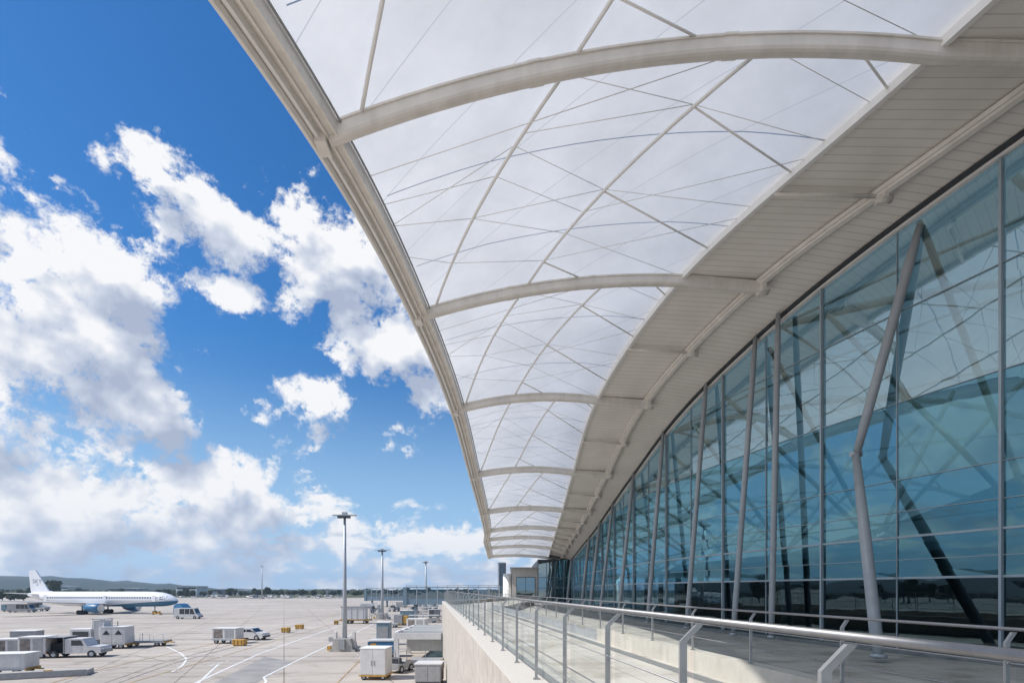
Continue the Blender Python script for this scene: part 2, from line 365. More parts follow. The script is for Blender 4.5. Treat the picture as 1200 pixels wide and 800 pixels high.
for i in range(NR-1):
    ya,yb=RIBY[i],RIBY[i+1]
    g=MB(); g.grid([[memb(s,y) for s in frange(0,1,16)] for y in frange(ya+.001,yb-.001,10)])
    mem=g.build('membrane_panel',M['membrane'],T,True)
    br=MB()
    for (a,b,k) in SEG:
        r=(.0115,.055,.036)[k]; n=8 if k==1 else 1
        pts=[memb(a[0]+(b[0]-a[0])*q,ya+DY*min(.999,max(.001,a[1]+(b[1]-a[1])*q)),-.04-(.06 if k else 0)) for q in frange(0,1,n)]
        if k==1:
            m2=MB(); m2.tube(pts,r,8); m2.build('diagonal_beam',M['steel_light'],mem)
            bpar=True
        else: br.tube(pts,r if i<5 else r*.9,6)
    br.build('bracing',M['steel_light'],mem)
    # stays above the fabric: their shadows fall on it
    st=MB()
    for q in (.3,.7): st.tube([memb(w,ya+DY*q,.30) for w in frange(.02,.98,8)],.016,5)
    st.build('tension_stay',M['steel_light'],mem)
# children of a part carry world coordinates too (their part has no offset of its own)
# ribs
for i,y in enumerate(RIBY):
    big=.30 if i>2 else .32
    pts=[ribp(s,y,.0) for s in frange(-.004,1,22)]
    xb,xk=itp(XB,y),itp(XK,y)
    for q in frange(0,1,4)[1:]:
        a=bound(y); b=knuck(y,-.12); pts.append(a.lerp(b,q)+Vector((0,0,-.10*q)))
    w=.16; h=.215
    prof=[(-w*.75,h+.06),(-w*.75,h),(-w*1.25,h),(-w*1.25,h-.06),(-w,h-.06),(-w,-h*.55),(-w*.8,-h*.85),(-w*.45,-h),(w*.45,-h),(w*.8,-h*.85),(w,-h*.55),(w,h-.06),(w*1.25,h-.06),(w*1.25,h),(w*.75,h),(w*.75,h+.06)]
    rb=MB().sweep(pts,prof).build('rib',M['steel'],T,True)
    e=pts[-1]; kb=MB(); kb.tube([e+Vector((-.12,0,-.05)),e+Vector((.42,0,-.10))],.17,10); kb.box(e.x+.1,e.y,e.z-.02,.2,.62,.42)
    kb.tube([e+Vector((.3,-.25,-.1)),e+Vector((.3,.25,-.1))],.08,8)
    kb.build('rib_knuckle',M['steel'],rb)
    if i<7:
        for q in (7,14):
            sp_=[pts[q].lerp(pts[q+1],w_) for w_ in (.25,.75)]
            MB().sweep(sp_,[(x*1.07,z*1.05-.004) for x,z in prof]).build('splice_plate',M['steel'],rb)
    e=pts[0]; kb=MB().box(e.x-.12,e.y,e.z,.3,.5,.62).tube([e+Vector((-.26,0,.02)),e+Vector((-.44,0,.02))],.12,10)
    kb.build('rib_shoe',M['steel'],rb)
# edge beam: outer fascia, bright lip and inner channel
def edge(y,dx=0,dz=0): p=ribp(0,y,dz); p.x+=dx; return p
eb=[edge(y) for y in LONG]
MB().sweep(eb,[(-.47,-.28),(-.42,-.33),(-.35,-.33),(-.30,-.25),(-.28,.25),(-.38,.34),(-.47,.25)]).build('edge_fascia',M['steel'],T,True)
MB().sweep(eb,[(-.277,-.20),(-.16,-.24),(-.15,-.20),(-.15,.22),(-.277,.24)]).build('edge_lip',M['steel_light'],T,True)
MB().sweep(eb,[(-.146,-.04),(-.02,-.10),(.0,-.16),(.05,-.16),(.07,-.10),(.20,-.04),(.22,-.10),(.27,-.10),(.29,.30),(-.146,.30)]).build('edge_channel',M['steel'],T,True)
MB().tube([edge(y,.36,.26) for y in LONG],.035,6).build('edge_cable',M['grey'],T,True)
# soffit
rows=[]
for y in LONG:
    a=bound(y,.22); b=knuck(y,.12); c=fac(y,.02)
    rows.append([a.lerp(b,.0),a.lerp(b,.34),a.lerp(b,.67),b,b.lerp(c,.5),c])
so=MB().grid(rows,True)
so.grid([[p+Vector((0,0,.35)) for p in r] for r in rows],True)
so.build('soffit',M['soffit'],T,True)
MB().sweep([bound(y,.12) for y in LONG],[(-.09,-.10),(.07,-.10),(.07,.16),(-.09,.16)]).build('soffit_gutter',M['steel_light'],T,True)
MB().sweep([knuck(y,-.07) for y in LONG],[(-.27,.10),(-.22,-.01),(-.15,-.01),(-.12,-.08),(.04,-.12),(.16,-.09),(.19,-.01),(.26,-.01),(.29,.10)],True,False).build('soffit_beam',M['steel'],T,True)
for i in range(NR-1):
    y=RIBY[i]+DY*.5
    a,b=bound(y,.0),knuck(y,-.1)
    sr=MB().tube([a,a.lerp(b,.5)+Vector((0,0,.02)),b],.07,8).build('short_rib',M['steel'],T,True)
    MB().tube([b+Vector((-.1,0,-.05)),b+Vector((.45,0,-.1))],.13,10).box(b.x+.1,b.y,b.z,.18,.5,.3).build('rib_knuckle',M['steel'],sr)
# head of the glass wall
MB().sweep([fac(y) for y in LONG],[(-.28,-.10),(-.12,-.10),(-.12,.02),(-.28,.02)]).build('head_trim',M['dark'],T,True)
MB().sweep([fac(y) for y in LONG],[(-.116,-.20),(.06,-.20),(.06,.014),(-.116,.014)]).build('head_flashing',M['steel_light'],T,True)
# curtain wall
ZB0=CZ-2.25
def plan(y): return Vector((itp(XF,y)+.03,y,0))
def step_along(y,L_,sg):
    p=plan(y); q=y
    while (plan(q)-p).length<L_ and -13.0<=q<=82.0: q+=.02*sg
    return q
ys=[16.35]
while ys[-1]<82.0: ys.append(min(82.0,step_along(ys[-1],6.3,1)))
while ys[0]>-13.0: ys.insert(0,max(-13.0,step_along(ys[0],6.3,-1)))
if ys[-1]-ys[-2]<1: ys.pop(-2)
TR=[.42,1.1,1.95,2.9,4.1,7.0,10.4]
for i in range(len(ys)-1):
    ya,yb=ys[i],ys[i+1]; ym=(ya+yb)/2
    gm=MB(); fr=MB(); gl=MB(); gc=MB()
    for (a,b) in ((ya,ym),(ym,yb)):
        pa,pb=plan(a),plan(b); ta,tb=fac(a,-.2).z,fac(b,-.2).z
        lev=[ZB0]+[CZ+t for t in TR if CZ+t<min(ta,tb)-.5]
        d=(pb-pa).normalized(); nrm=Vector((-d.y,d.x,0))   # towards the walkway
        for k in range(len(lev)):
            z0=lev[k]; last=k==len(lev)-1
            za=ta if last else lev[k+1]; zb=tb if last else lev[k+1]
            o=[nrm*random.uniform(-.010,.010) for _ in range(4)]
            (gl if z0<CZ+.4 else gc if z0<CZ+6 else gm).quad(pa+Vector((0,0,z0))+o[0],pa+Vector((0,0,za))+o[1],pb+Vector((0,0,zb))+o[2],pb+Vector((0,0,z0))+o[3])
            if z0>ZB0: 
                w=.04 if abs(z0-CZ-.42)<.1 or abs(z0-CZ-1.95)<.1 else .011
                m_=(pa+pb)/2+Vector((0,0,z0)); fr.box(m_.x+nrm.x*.03,m_.y+nrm.y*.03,z0,(pb-pa).length-.06,.07,w*2,math.atan2(d.y,d.x))
        # mullion at a
        w=.075 if a==ya else .024; dep=.17 if a==ya else .06
        c=pa+nrm*(.02+dep*.2); fr.box(c.x,c.y,(ZB0+ta)/2,w,dep,ta-ZB0-.06,math.atan2(d.y,d.x))
    wn=gm.build('window',M['glass'],T,True)
    fr.build('frame',M['mullion'],wn)
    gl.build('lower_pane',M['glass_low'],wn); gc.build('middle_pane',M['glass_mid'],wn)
pl=MB().sweep([plan(y)+Vector((-.1,0,ZB0-.09)) for y in ys],[(-.12,-.16),(.2,-.16),(.2,.09),(-.12,.09)]).build('sill',M['plinth'],T,True)
# columns
def PP(u,v,y): return Vector(((u-600)/600*y,y,CZ+(690-v)/600*y))
def column(pts,r):
    c=MB().tube(pts,r,16,True,[r*(1.0 if 0<k<len(pts)-1 else .72) for k in range(len(pts))]).build('column',M['column'],T,True)
    b=pts[0]; MB().tube([(b.x,b.y,ZB0+.002),(b.x,b.y,ZB0+.12)],r*1.25,16).build('column_base',M['galv'],c)
    return c
def col3(base,top,r):
    base=Vector(base); top=Vector(top); column([base,base.lerp(top,.08),base.lerp(top,.5),base.lerp(top,.9),top],r)
c1b=Vector((12.1,16.9,ZB0)); c1m=PP(1003,532,20.1); c1t=PP(1078,264,18.55)
cc=column([c1b,c1b.lerp(c1m,.1),c1b.lerp(c1m,.6),c1m],.19)
MB().tube([c1m+Vector((0,0,-.1)),c1m.lerp(c1t,.15),c1m.lerp(c1t,.85),c1t],.17,14,True,[.13,.17,.17,.11]).build('roof_strut',M['column'],cc)
MB().tube([c1m+Vector((-.21,0,0)),c1m+Vector((.21,0,0))],.10,12).build('pin_joint',M['galv'],cc)
for (ut,yt,xb,yb,r) in ((912,24.0,11.95,23.6,.135),(886,25.6,10.8,25.0,.135),(838,29.4,9.95,29.2,.135),(784,34.4,9.0,34.0,.14),(746,40.0,8.2,39.5,.14),(722,46.5,7.9,46,.14),(708,53.0,8.0,52.5,.18),(695,61.0,8.2,60.5,.18)):
    x=(ut-600)/600*yt; t=fac(yt,-.05); col3((xb,yb,ZB0),(min(x,t.x-.3),yt,t.z),r)
col3((8.55,79.6,ZB0),(9.3,79.8,fac(79.8).z),.2)
col3((21.2,9.0,ZB0),(18.3,8.0,fac(8).z),.2)
col3((21.2,.0,ZB0),(22.0,-1.0,fac(-1).z),.2)
# interior
def inner(y,dx,z): p=plan(y); return (p.x+dx,y,z)
LI=frange(-13,82,38)
rows=[]
for y in LI:
    f=fac(y); rows.append([Vector((f.x+.4+30*q,y,f.z+.3+2.6*math.sin(math.pi*q)-.8*q)) for q in frange(0,1,12)])
for i in range(len(rows)-1):
    pass
IB=frange(-13,82,10)
for k in range(10):
    ya,yb=IB[k],IB[k+1]
    g=MB(); g.grid([[Vector((fac(y).x+.4+30*q,y,fac(y).z+.3+2.6*math.sin(math.pi*q)-.8*q)) for q in frange(0,1,10)] for y in frange(ya,yb,6)])
    pan=g.build('interior_roof',M['membrane'],T,True)
    m=MB()
    for q0,q1 in ((0,.45),(.45,0),(.45,.9),(.9,.45)):
        m.tube([Vector((fac(y).x+.4+30*(q0+(q1-q0)*w),y,fac(y).z+.1+2.6*math.sin(math.pi*(q0+(q1-q0)*w))-.8*(q0+(q1-q0)*w))) for w,y in ((0,ya),(.25,ya+(yb-ya)*.25),(.5,ya+(yb-ya)*.5),(.75,ya+(yb-ya)*.75),(1,yb))],.08,6)
    m.tube([Vector((fac(ya).x+.4+30*q,ya,fac(ya).z+.1+2.6*math.sin(math.pi*q)-.8*q)) for q in frange(0,1,10)],.22,8)
    m.build('roof_truss',M['steel_light'],pan)
pts=[inner(y,.2,0) for y in LI]+[inner(y,30,0) for y in reversed(LI)]
MB().slab([(p[0],p[1]) for p in pts],ZB0-.3,ZB0-.004).build('interior_floor',M['floor_in'],T,True)
pts=[inner(y,5.5,0) for y in LI]+[inner(y,29.6,0) for y in reversed(LI)]
MB().slab([(p[0],p[1]) for p in pts],CZ+1.75,CZ+2.15).build('mezzanine_floor',M['steel_light'],T,True)
MB().sweep([Vector(inner(y,5.55,CZ+3.2)) for y in LI],[(-.04,-.04),(.04,-.04),(.04,.04),(-.04,.04)]).build('mezzanine_rail',M['inox'],T,True)
MB().sweep([Vector(inner(y,29.7,0)) for y in LI],[(0,ZB0),(.3,ZB0),(.3,CZ+16),(0,CZ+16)]).build('interior_wall',M['interior'],T,True)
for y in frange(-6,78,12):
    b=Vector(inner(y,9,ZB0)); h=Vector((b.x,y,CZ+2.6))
    tp=fac(y).z
    ic=MB().tube([b,h],.3,12).build('interior_column',M['steel'],T,True)
    for dx,dy in ((-7.5,-3),(-7.5,3),(7,-3),(7,3)):
        MB().tube([h,h+Vector((dx,dy,max(1,(tp-CZ-2.2))))],.13,8).build('branch_strut',M['steel'],ic)
for i,y in enumerate(frange(-4,72,8)):
    MB().box(itp(XF,y)+17,y,ZB0+1.6,5+i%3,2.2,3.2,.2).build('check_in_desk',M['interior'],T,True)
# ------------------------------------------------------------------ deck, parapet and railings
AX=.158
def ax(xp,y,z=0.0): return Vector((xp-AX*y,y,z))
ZP=CZ-1.28; ZD=CZ-1.70
front=[ax(1.5,-9),ax(1.5,55),Vector((-.4,81.6,0))]
deck_poly=[(ax(1.3,-9).x,-9),(ax(1.3,55).x,55),(-.6,81.6)]+[(plan(y).x+.1,y) for y in reversed(frange(-9,81.6,30))]
tag(MB().slab(deck_poly,-.1,ZB0-.165).build('terrace',M['terrace']),'lower terrace along the foot of the glass wall',None,None,'structure')
wp=[(ax(1.602,-9).x,-9),(ax(1.602,54.6).x,54.6),(-.2,80),(3.5,80),(ax(5.5,45).x,45),(ax(5.5,-9).x,-9)]
tag(MB().slab(wp,ZB0-.16,ZD).build('walkway',M['deck']),'pale concrete walkway behind the railing',None,None,'structure')
MB_=MB(); MB_.slab([(ax(5.0,-9).x,-9),(ax(5.0,44).x,44),(ax(5.32,44).x,44),(ax(5.32,-9).x,-9)],ZD+.001,ZD+.005)  # thin dark slab painting the edge beam's shadow beside the low wall
tag(MB_.build('shadow_strip',M['deck_shadow']),'painted edge beam shadow along the low wall',None,None,'structure')
MB_=MB(); MB_.slab([(ax(2.1,-9).x,-9),(ax(2.1,52).x,52),(ax(2.35,52).x,52),(ax(2.35,-9).x,-9)],ZD+.001,ZD+.004)  # second painted shadow band, near the parapet
tag(MB_.build('shadow_strip',M['deck_shadow']),'narrow painted shadow band along the parapet foot',None,None,'structure')
pw=thing('parapet_wall','weathered beige concrete parapet wall rising from the apron below the steel railing','wall',(1.3,0,0))
MB().slab([(ax(1.17,-9).x,-9),(ax(1.17,55).x,55),(-.6,81.4),(-.2,81.4),(ax(1.6,54.7).x,54.7),(ax(1.6,-9).x,-9)],-.05,ZP-.06).build('wall_body',M['parapet'],pw,True)
for k in range(16):
    y=-6+4.0*k
    MB().slab([(ax(1.162,y).x,y),(ax(1.162,y+3.97).x,y+3.97),(ax(1.168,y+3.97).x,y+3.97),(ax(1.168,y).x,y)],.02,ZP-.09).build('facing_panel',M['parapet'],pw,True) if y+4<55 else None
MB().slab([(ax(1.15,-9).x,-9),(ax(1.15,55.02).x,55.02),(-.62,81.4),(-.18,81.4),(ax(1.62,54.68).x,54.68),(ax(1.62,-9).x,-9)],ZP-.058,ZP).build('coping',M['coping'],pw,True)
lw=thing('low_wall','low beige rendered kerb wall under the second railing','wall',(5.5,0,ZD))
MB().slab([(ax(5.5,-9).x,-9),(ax(5.5,17).x,17),(ax(5.8,17).x,17),(ax(5.8,-9).x,-9)],ZD-.2,CZ-1.3).build('wall_body',M['lowwall'],lw,True)
MB().slab([(ax(5.5,17.004).x,17.004),(ax(5.5,46).x,46),(ax(5.8,46).x,46),(ax(5.8,17.004).x,17.004)],ZD-.2,CZ-1.42).build('far_wall_body',M['grey'],lw,True)

def railing(name,label,xp,ys_,zbase,ztop,rtop,lean,rails,glass=True,post=(.012,.021)):
    t=thing(name,label,'railing',(xp,0,zbase))
    # posts: flat bars, kinked inwards at the top
    def prof(y):
        p=ax(xp,y)
        return [Vector((p.x,y,zbase)),Vector((p.x,y,ztop-.13)),Vector((p.x+lean,y,ztop-.028))]
    for y in ys_:
        P=prof(y); m=MB()
        w,dp=post
        V=[]
        for q in P:
            V+= [q+Vector((-dp,-w,0)),q+Vector((dp,-w,0)),q+Vector((dp,w,0)),q+Vector((-dp,w,0))]
        F=[(0,3,2,1),(8,9,10,11)]
        for a in (0,4):
            for k in range(4): j=(k+1)%4; F.append((a+k,a+j,a+4+j,a+4+k))
        m.add(V,F); m.box(P[0].x,y,zbase+.008,.09,.09,.016)
        for z,_ in rails: m.tube([Vector((P[0].x+dp*.2,y-.03,CZ+z)),Vector((P[0].x+dp*.2,y+.03,CZ+z))],.02,8)
        m.build('post',M['inox_post'],t,True)
    ya,yb=ys_[0]-2,ys_[-1]
    MB().tube([ax(xp+lean,ya,ztop),ax(xp+lean,(ya+yb)/2,ztop),ax(xp+lean,yb,ztop)],rtop,14).build('handrail',M['inox'],t,True)
    for z,r in rails: MB().tube([ax(xp+.01,ya,CZ+z),ax(xp+.01,yb,CZ+z)],r,8).build('rail',M['inox'],t,True)
    if glass:
        for a,b in zip(ys_[:-1],ys_[1:]):
            MB().slab([tuple(ax(xp+.045,a+.04)[:2]),tuple(ax(xp+.045,b-.04)[:2]),tuple(ax(xp+.055,b-.04)[:2]),tuple(ax(xp+.055,a+.04)[:2])],zbase+.08,ztop-.16).build('glass_panel',M['railglass'],t,True)
    return t
py=[-3,-1.9,-.8,.6,1.95,3.05,4.35,5.75,7.3,8.95,10.7,12.5,14.3]
while py[-1]<53: py.append(py[-1]+1.9)
railing('railing','brushed steel railing with kinked posts and glass infill on the parapet coping',1.5,py,ZP+.002,CZ-.18,.0185,.10,((-.57,.007),(-.99,.007)))
py2=[-7+2.0*i for i in range(27)]
py2=[y-.0 for y in py2]
railing('railing','second steel railing on the low kerb wall in front of the glass wall',5.62,py2,CZ-1.298,CZ-.39,.019,.07,((-.72,.011),(-1.02,.011)),True,(.014,.022))
# end railing turning towards the far block
t=thing('railing','short far railing turning towards the beige end block','railing',(-5,68,ZP))
n=14
A_=Vector((-7.25,55,0)); B_=Vector((-.5,80.5,0))
for i in range(n+1):
    p=A_.lerp(B_,i/n); MB().box(p.x,p.y,ZP+.5,.05,.05,1.0).build('post',M['inox_post'],t,True)
for z,r in ((CZ-.22,.026),(CZ-.6,.01),(CZ-.95,.01)): MB().tube([A_+Vector((0,0,z)),B_+Vector((0,0,z))],r,8).build('rail',M['inox'],t,True)

# end block
eb_=thing('annex_block','low beige block with a dark square window under the canopy end','building',(2,90,4.8))
MB().box(2.05,97,CZ+.55,4.1,30,5.6).build('wall',M['beige'],eb_,True)
w=MB().box(2.2,81.97,CZ+.4,3.0,.05,3.0).build('window',M['glass'],eb_,True)
m=MB()
for x in (.72,2.2,3.68): m.box(x,81.93,CZ+.4,.07,.06,3.0)
for z in (-1.1,1.9): m.box(2.2,81.92,CZ+z,3.0,.06,.08)
m.build('frame',M['dark'],w)
MB().box(2.2,82.15,CZ+.4,2.9,.2,2.9).build('window_backing',M['winglass'],eb_,True)
MB().box(2.0,96.8,CZ+3.43,4.6,30.6,.14).build('roof',M['grey'],eb_,True)
MB().cyl((-.75,86,0),(-.75,86,CZ+2.6),.75,20).build('drum',M['steel_light'],eb_,True)
eg=MB()
eg.quad((4.15,82.3,ZB0),(9.7,82.3,ZB0),(9.7,82.3,CZ+5),(4.15,82.3,CZ+4.0))
ew=eg.build('end_window',M['glass'],T,True)
m=MB()
for x in frange(4.2,9.6,4): m.box(x,82.25,CZ+1,.1,.12,6.6)
for z in (.2,1.9): m.box(6.9,82.24,CZ+z,5.4,.1,.08)
m.build('frame',M['bluegrey'],ew)
MB().box(6.9,95,CZ+1.3,5.4,25,7).build('end_hall',M['dark'],T,True)
tw=thing('stair_tower','dark ribbed slender tower beyond the canopy end','tower',(-3.6,182,0))
MB().box(0,0,8,2.0,3.2,16,0).build('core',M['bluegrey'],tw)
for x in (-.95,.95): MB().box(x*1.3,-.2,8,.42,3.4,16.2).build('fin',M['far_white'] if x<0 else M['dark'],tw)
m=MB()
for x in (-.5,0,.5): m.box(x,-1.66,8,.16,.1,15.6)
m.build('window',M['winglass'],tw)
MB().box(0,0,16.3,2.8,3.6,.3).build('roof',M['grey'],tw)
# ------------------------------------------------------------------ ground
g=MB(); S=3400
g.quad((-S,-S,0),(S,-S,0),(S,S,0),(-S,S,0))
tag(g.build('ground',M['apron']),'pale concrete airport apron',None,None,'structure')
def G(u,v): y=CZ*600/(v-690); return Vector(((u-600)/600*y,y,0))
fp=[(-S,430)]+[(x,430+14*math.sin(x*.011)+9*math.sin(x*.037)) for x in range(-1200,1201,60)]+[(S,430),(S,S),(-S,S)]
f=MB(); nn=len(fp); f.add([(x,y,.03) for x,y in fp],[tuple(range(nn))])
tag(f.build('field',M['field']),'dry grass beyond the apron',None,None,'structure')
LZ=[.008]
def line(name,pix,w,m,dash=None):
    pts=[G(u,v) for u,v in pix]; mb=MB(); LZ[0]+=.0004
    for a,b in zip(pts[:-1],pts[1:]):
        d=(b-a); L_=d.length; d.normalize(); nn=Vector((-d.y,d.x,0))*w/2
        segs=[(0,L_)] if not dash else [(k*sum(dash),min(L_,k*sum(dash)+dash[0])) for k in range(int(L_/sum(dash))+1)]
        LZ[0]+=.0003; up=Vector((0,0,LZ[0]))
        for s0,s1 in segs:
            p,q=a+d*s0,a+d*s1; mb.quad(p-nn+up,p+nn+up,q+nn+up,q-nn+up)
    return tag(mb.build(name,m),None,None,None,'structure')
line('road_marking',[(228,800),(305,765),(397,733),(430,721)],.22,M['line_white'])
line('road_marking',[(309,793),(345,775),(397,750),(455,722)],.20,M['line_white'])
line('road_marking',[(309,793),(312,798),(300,812)],.18,M['line_white'])
line('road_marking',[(195,757),(212,765),(219,772),(213,780),(201,787)],.2,M['line_white'])
line('road_marking',[(229,803),(256,778)],.2,M['line_white'])
line('road_marking',[(150,800),(262,768),(330,748),(420,722),(470,708)],.18,M['line_yellow'])
line('road_marking',[(20,812),(100,788),(249,754),(330,736),(420,714)],.16,M['line_yellow'])
line('road_marking',[(0,741),(90,739),(300,727),(560,706)],.35,M['line_yellow'])
line('road_marking',[(0,730),(200,722),(420,710)],.5,M['asphalt'])
line('road_marking',[(395,800),(420,775),(440,752)],.12,M['line_yellow'])
line('road_marking',[(245,780),(268,774)],.25,M['line_white'],(.9,.5))
line('road_marking',[(243,770),(300,766)],.22,M['line_white'],(1.4,.8))
line('road_marking',[(222,768),(250,767)],.25,M['line_white'],(2.2,1.2))
M['tyre_mark']=mat('tyre_mark',(.40,.36,.315),.85,var=.2,scale=.8)
for k,(p_,w_) in enumerate((([(120,800),(190,776),(262,757),(340,738)],.22),([(128,803),(198,778),(270,758.5),(348,739)],.22),([(215,792),(200,775),(150,766)],.2),([(60,738),(180,731),(330,722)],.3),([(200,741),(300,743.5),(370,741)],.25))):
    line('tyre_mark',p_,w_,M['tyre_mark'])
m=MB(); P=[G(250,800),G(310,769),G(345,775),G(295,803)]
m.add([p+Vector((0,0,.004)) for p in P],[(0,3,2,1)]); tag(m.build('asphalt_patch',M['asphalt']),None,None,None,'structure')
# ------------------------------------------------------------------ vehicles and gear
def wheel(parent,x,y,r=.36,w=.22):
    wl=MB().cyl((x,y-w/2,r),(x,y+w/2,r),r,14).build('wheel',M['rubber'],parent)
    MB().cyl((x,y-w/2-.01,r),(x,y+w/2+.01,r),r*.55,10).build('rim',M['galv'],wl)
    return wl
def front_w(o,*xs): pass
def cart_box(name,label,loc,rz,L=3.0,W=1.7,H=1.75,paint='white',open_=False,emblem=False,group=None,cat='baggage cart'):
    t=thing(name,label,cat,loc,rz,group)
    MB().box(0,0,.52,L,W,.14).build('chassis',M['galv'],t)
    if not open_:
        b=MB().box(0,0,.6+H/2,L-.04,W-.04,H,0,.05).build('body',M[paint],t)
        MB().box(0,0,.6+H+.03,L+.04,W+.04,.06).build('roof',M['steel_light'],t)
        MB().box(L*.22,-W/2+.012,.6+H*.5,L*.36,.02,H*.8).build('door',M['grey'] if emblem=='curtain' else M[paint],t)
        MB().box(-L*.23,-W/2+.012,.6+H*.5,L*.36,.02,H*.8).build('door',M['pink'] if emblem=='curtain' else M[paint],t)
        if emblem==True:
            for x in (-L*.24,L*.24):
                MB().add([(x-.42,-W/2-.008,.6+H*.55),(x+.42,-W/2-.008,.6+H*.55),(x+.22,-W/2-.008,.6+H*.7),(x,-W/2-.008,.6+H*.84),(x-.2,-W/2-.008,.6+H*.7)],[(0,1,2,3,4)]).build('emblem',M['dark'],t)
    else:
        MB().box(0,0,.66,L,W,.12).build('bed',M['grey'],t)
        for x in (-L/2+.06,L/2-.06): MB().box(x,-W/2-.006,.72,.12,.03,.16).build('reflector',M['yellow'],t)
        MB().box(0,-W/2-.012,.6+H*.5,.05,.03,H*.84).build('latch',M['galv'],t)
    for x in (-L*.32,L*.32):
        for y in (-W/2+.16,W/2-.16): wheel(t,x,y,.3,.16)
    MB().tube([(L/2,0,.5),(L/2+.8,0,.42)],.05,6).tube([(L/2,-.4,.5),(L/2+.8,0,.42)],.04,6).tube([(L/2,.4,.5),(L/2+.8,0,.42)],.04,6).build('tow_bar',M['yellow'],t)
    MB().box(L/2+.03,0,.5,.06,W,.2).build('bumper',M['yellow'],t)
    return t
def car(name,label,loc,rz,kind='van',paint='white',L=4.6,W=1.85,H=1.9,cat='van'):
    t=thing(name,label,cat,loc,rz)
    h=L/2
    if kind=='van': prof=[(-h,.35),(h,.35),(h,.75),(h-.12,1.0),(h-.55,1.12),(h-1.15,H),(-h+.15,H),(-h,H-.15)]
    elif kind=='suv': prof=[(-h,.35),(h,.35),(h,.8),(h-.1,.95),(h-1.05,1.08),(h-1.75,H),(-h+.35,H),(-h,1.1)]
    else: prof=[(-h,.4),(h,.4),(h,.85),(h-.1,1.02),(h-.9,1.1),(h-1.35,H),(h-2.6,H),(h-2.7,1.1),(-h,1.1)]
    MB().prism(prof,-W/2,W/2).build('body',M[paint],t)
    # windows as proud panels
    zt=H-.16; zb=1.14
    if kind=='van': xs=[(h-1.95,h-.85,h-1.3),(h-3.1,h-2.05,h-3.1+1.05),(h-4.3,h-3.2,h-3.2)]
    elif kind=='suv': xs=[(h-2.35,h-1.35,h-1.8),(h-3.4,h-2.45,h-2.45)]
    else: xs=[(h-2.2,h-1.1,h-1.5)]
    for s in (-1,1):
        for (a,b,c) in xs:
            y=s*(W/2+.006); MB().add([(a,y,zb),(b,y,zb),(c,y,zt),(a,y,zt)],[(0,1,2,3)]).build('side_window',M['winglass'],t)
        MB().box(-h+.04,s*(W/2-.2),.9,.12,.22,.16).build('tail_lamp',M['yellow'],t)
        MB().box(h-.02,s*(W/2-.25),.72,.1,.3,.16).build('headlight',M['steel_light'],t)
        MB().box(h-1.25,s*(W/2+.1),1.2,.1,.18,.16).build('mirror',M['dark'],t)
    i0={'van':(4,5),'suv':(4,5),'pickup':(4,5)}[kind]
    a,b=Vector((prof[i0[0]][0],0,prof[i0[0]][1])),Vector((prof[i0[1]][0],0,prof[i0[1]][1]))
    d=(b-a); n=Vector((d.z,0,-d.x)).normalized()*.008; p,q=a.lerp(b,.12)+n,a.lerp(b,.88)+n
    MB().quad((p.x,-W/2+.12,p.z),(p.x,W/2-.12,p.z),(q.x,W/2-.2,q.z),(q.x,-W/2+.2,q.z)).build('windscreen',M['winglass'],t)
    for x in (-h+.85,h-.9):
        for y in (-W/2+.1,W/2-.1): wheel(t,x,y,.36,.24)
    MB().box(h+.04,0,.5,.14,W*.96,.2,0,.03).build('bumper',M['dark'],t)
    MB().box(-h-.04,0,.5,.12,W*.96,.2,0,.03).build('bumper',M['dark'],t)
    return t
# --- jet
jp=G(30,719); 
J=thing('airliner','white twin jet airliner with blue belly and blue engines parked nose to the right','airplane',(-118.0,147,0),R(-6))
J.scale=(1.09,1.09,1.04)
def jet_mat():
    m,nt,b=newmat('jet_livery'); N=nt.nodes; L=nt.links
    tc=N.new('ShaderNodeTexCoord'); sp=N.new('ShaderNodeSeparateXYZ'); L.new(tc.outputs['Object'],sp.inputs[0])
    def mth(op,a,b_=None,c=None):
        n=N.new('ShaderNodeMath'); n.operation=op
        for i,x in enumerate((a,b_,c)):
            if x is None: continue
            if isinstance(x,(int,float)): n.inputs[i].default_value=x
            else: L.new(x,n.inputs[i])
        return n.outputs[0]
    x,z=sp.outputs['X'],sp.outputs['Z']
    q=mth('MULTIPLY_ADD',x,1/22.0,-.1)                     # 0 mid .. 1 nose
    q=mth('MAXIMUM',q,0); lim=mth('MULTIPLY_ADD',mth('POWER',q,.6),1.75,2.0)
    lim=mth('SUBTRACT',lim,mth('MULTIPLY',mth('LESS_THAN',x,2.5),5.0))
    blue=mth('LESS_THAN',z,lim)
    w=mth('MULTIPLY',mth('LESS_THAN',mth('ABSOLUTE',mth('SUBTRACT',z,4.45)),.24),mth('LESS_THAN',mth('PINGPONG',x,.36),.24))
    w=mth('MULTIPLY',w,mth('MULTIPLY',mth('LESS_THAN',x,16.0),mth('GREATER_THAN',x,-15.5)))
    c1=N.new('ShaderNodeMixRGB'); c1.inputs['Color1'].default_value=(.8,.81,.84,1); c1.inputs['Color2'].default_value=(.02,.13,.24,1); L.new(blue,c1.inputs['Fac'])
    c2=N.new('ShaderNodeMixRGB'); c2.inputs['Color2'].default_value=(.08,.1,.13,1); L.new(c1.outputs[0],c2.inputs['Color1']); L.new(w,c2.inputs['Fac'])
    L.new(c2.outputs[0],b.inputs['Base Color']); b.inputs['Roughness'].default_value=.25
    return m
M['jet']=jet_mat()
fz=4.05
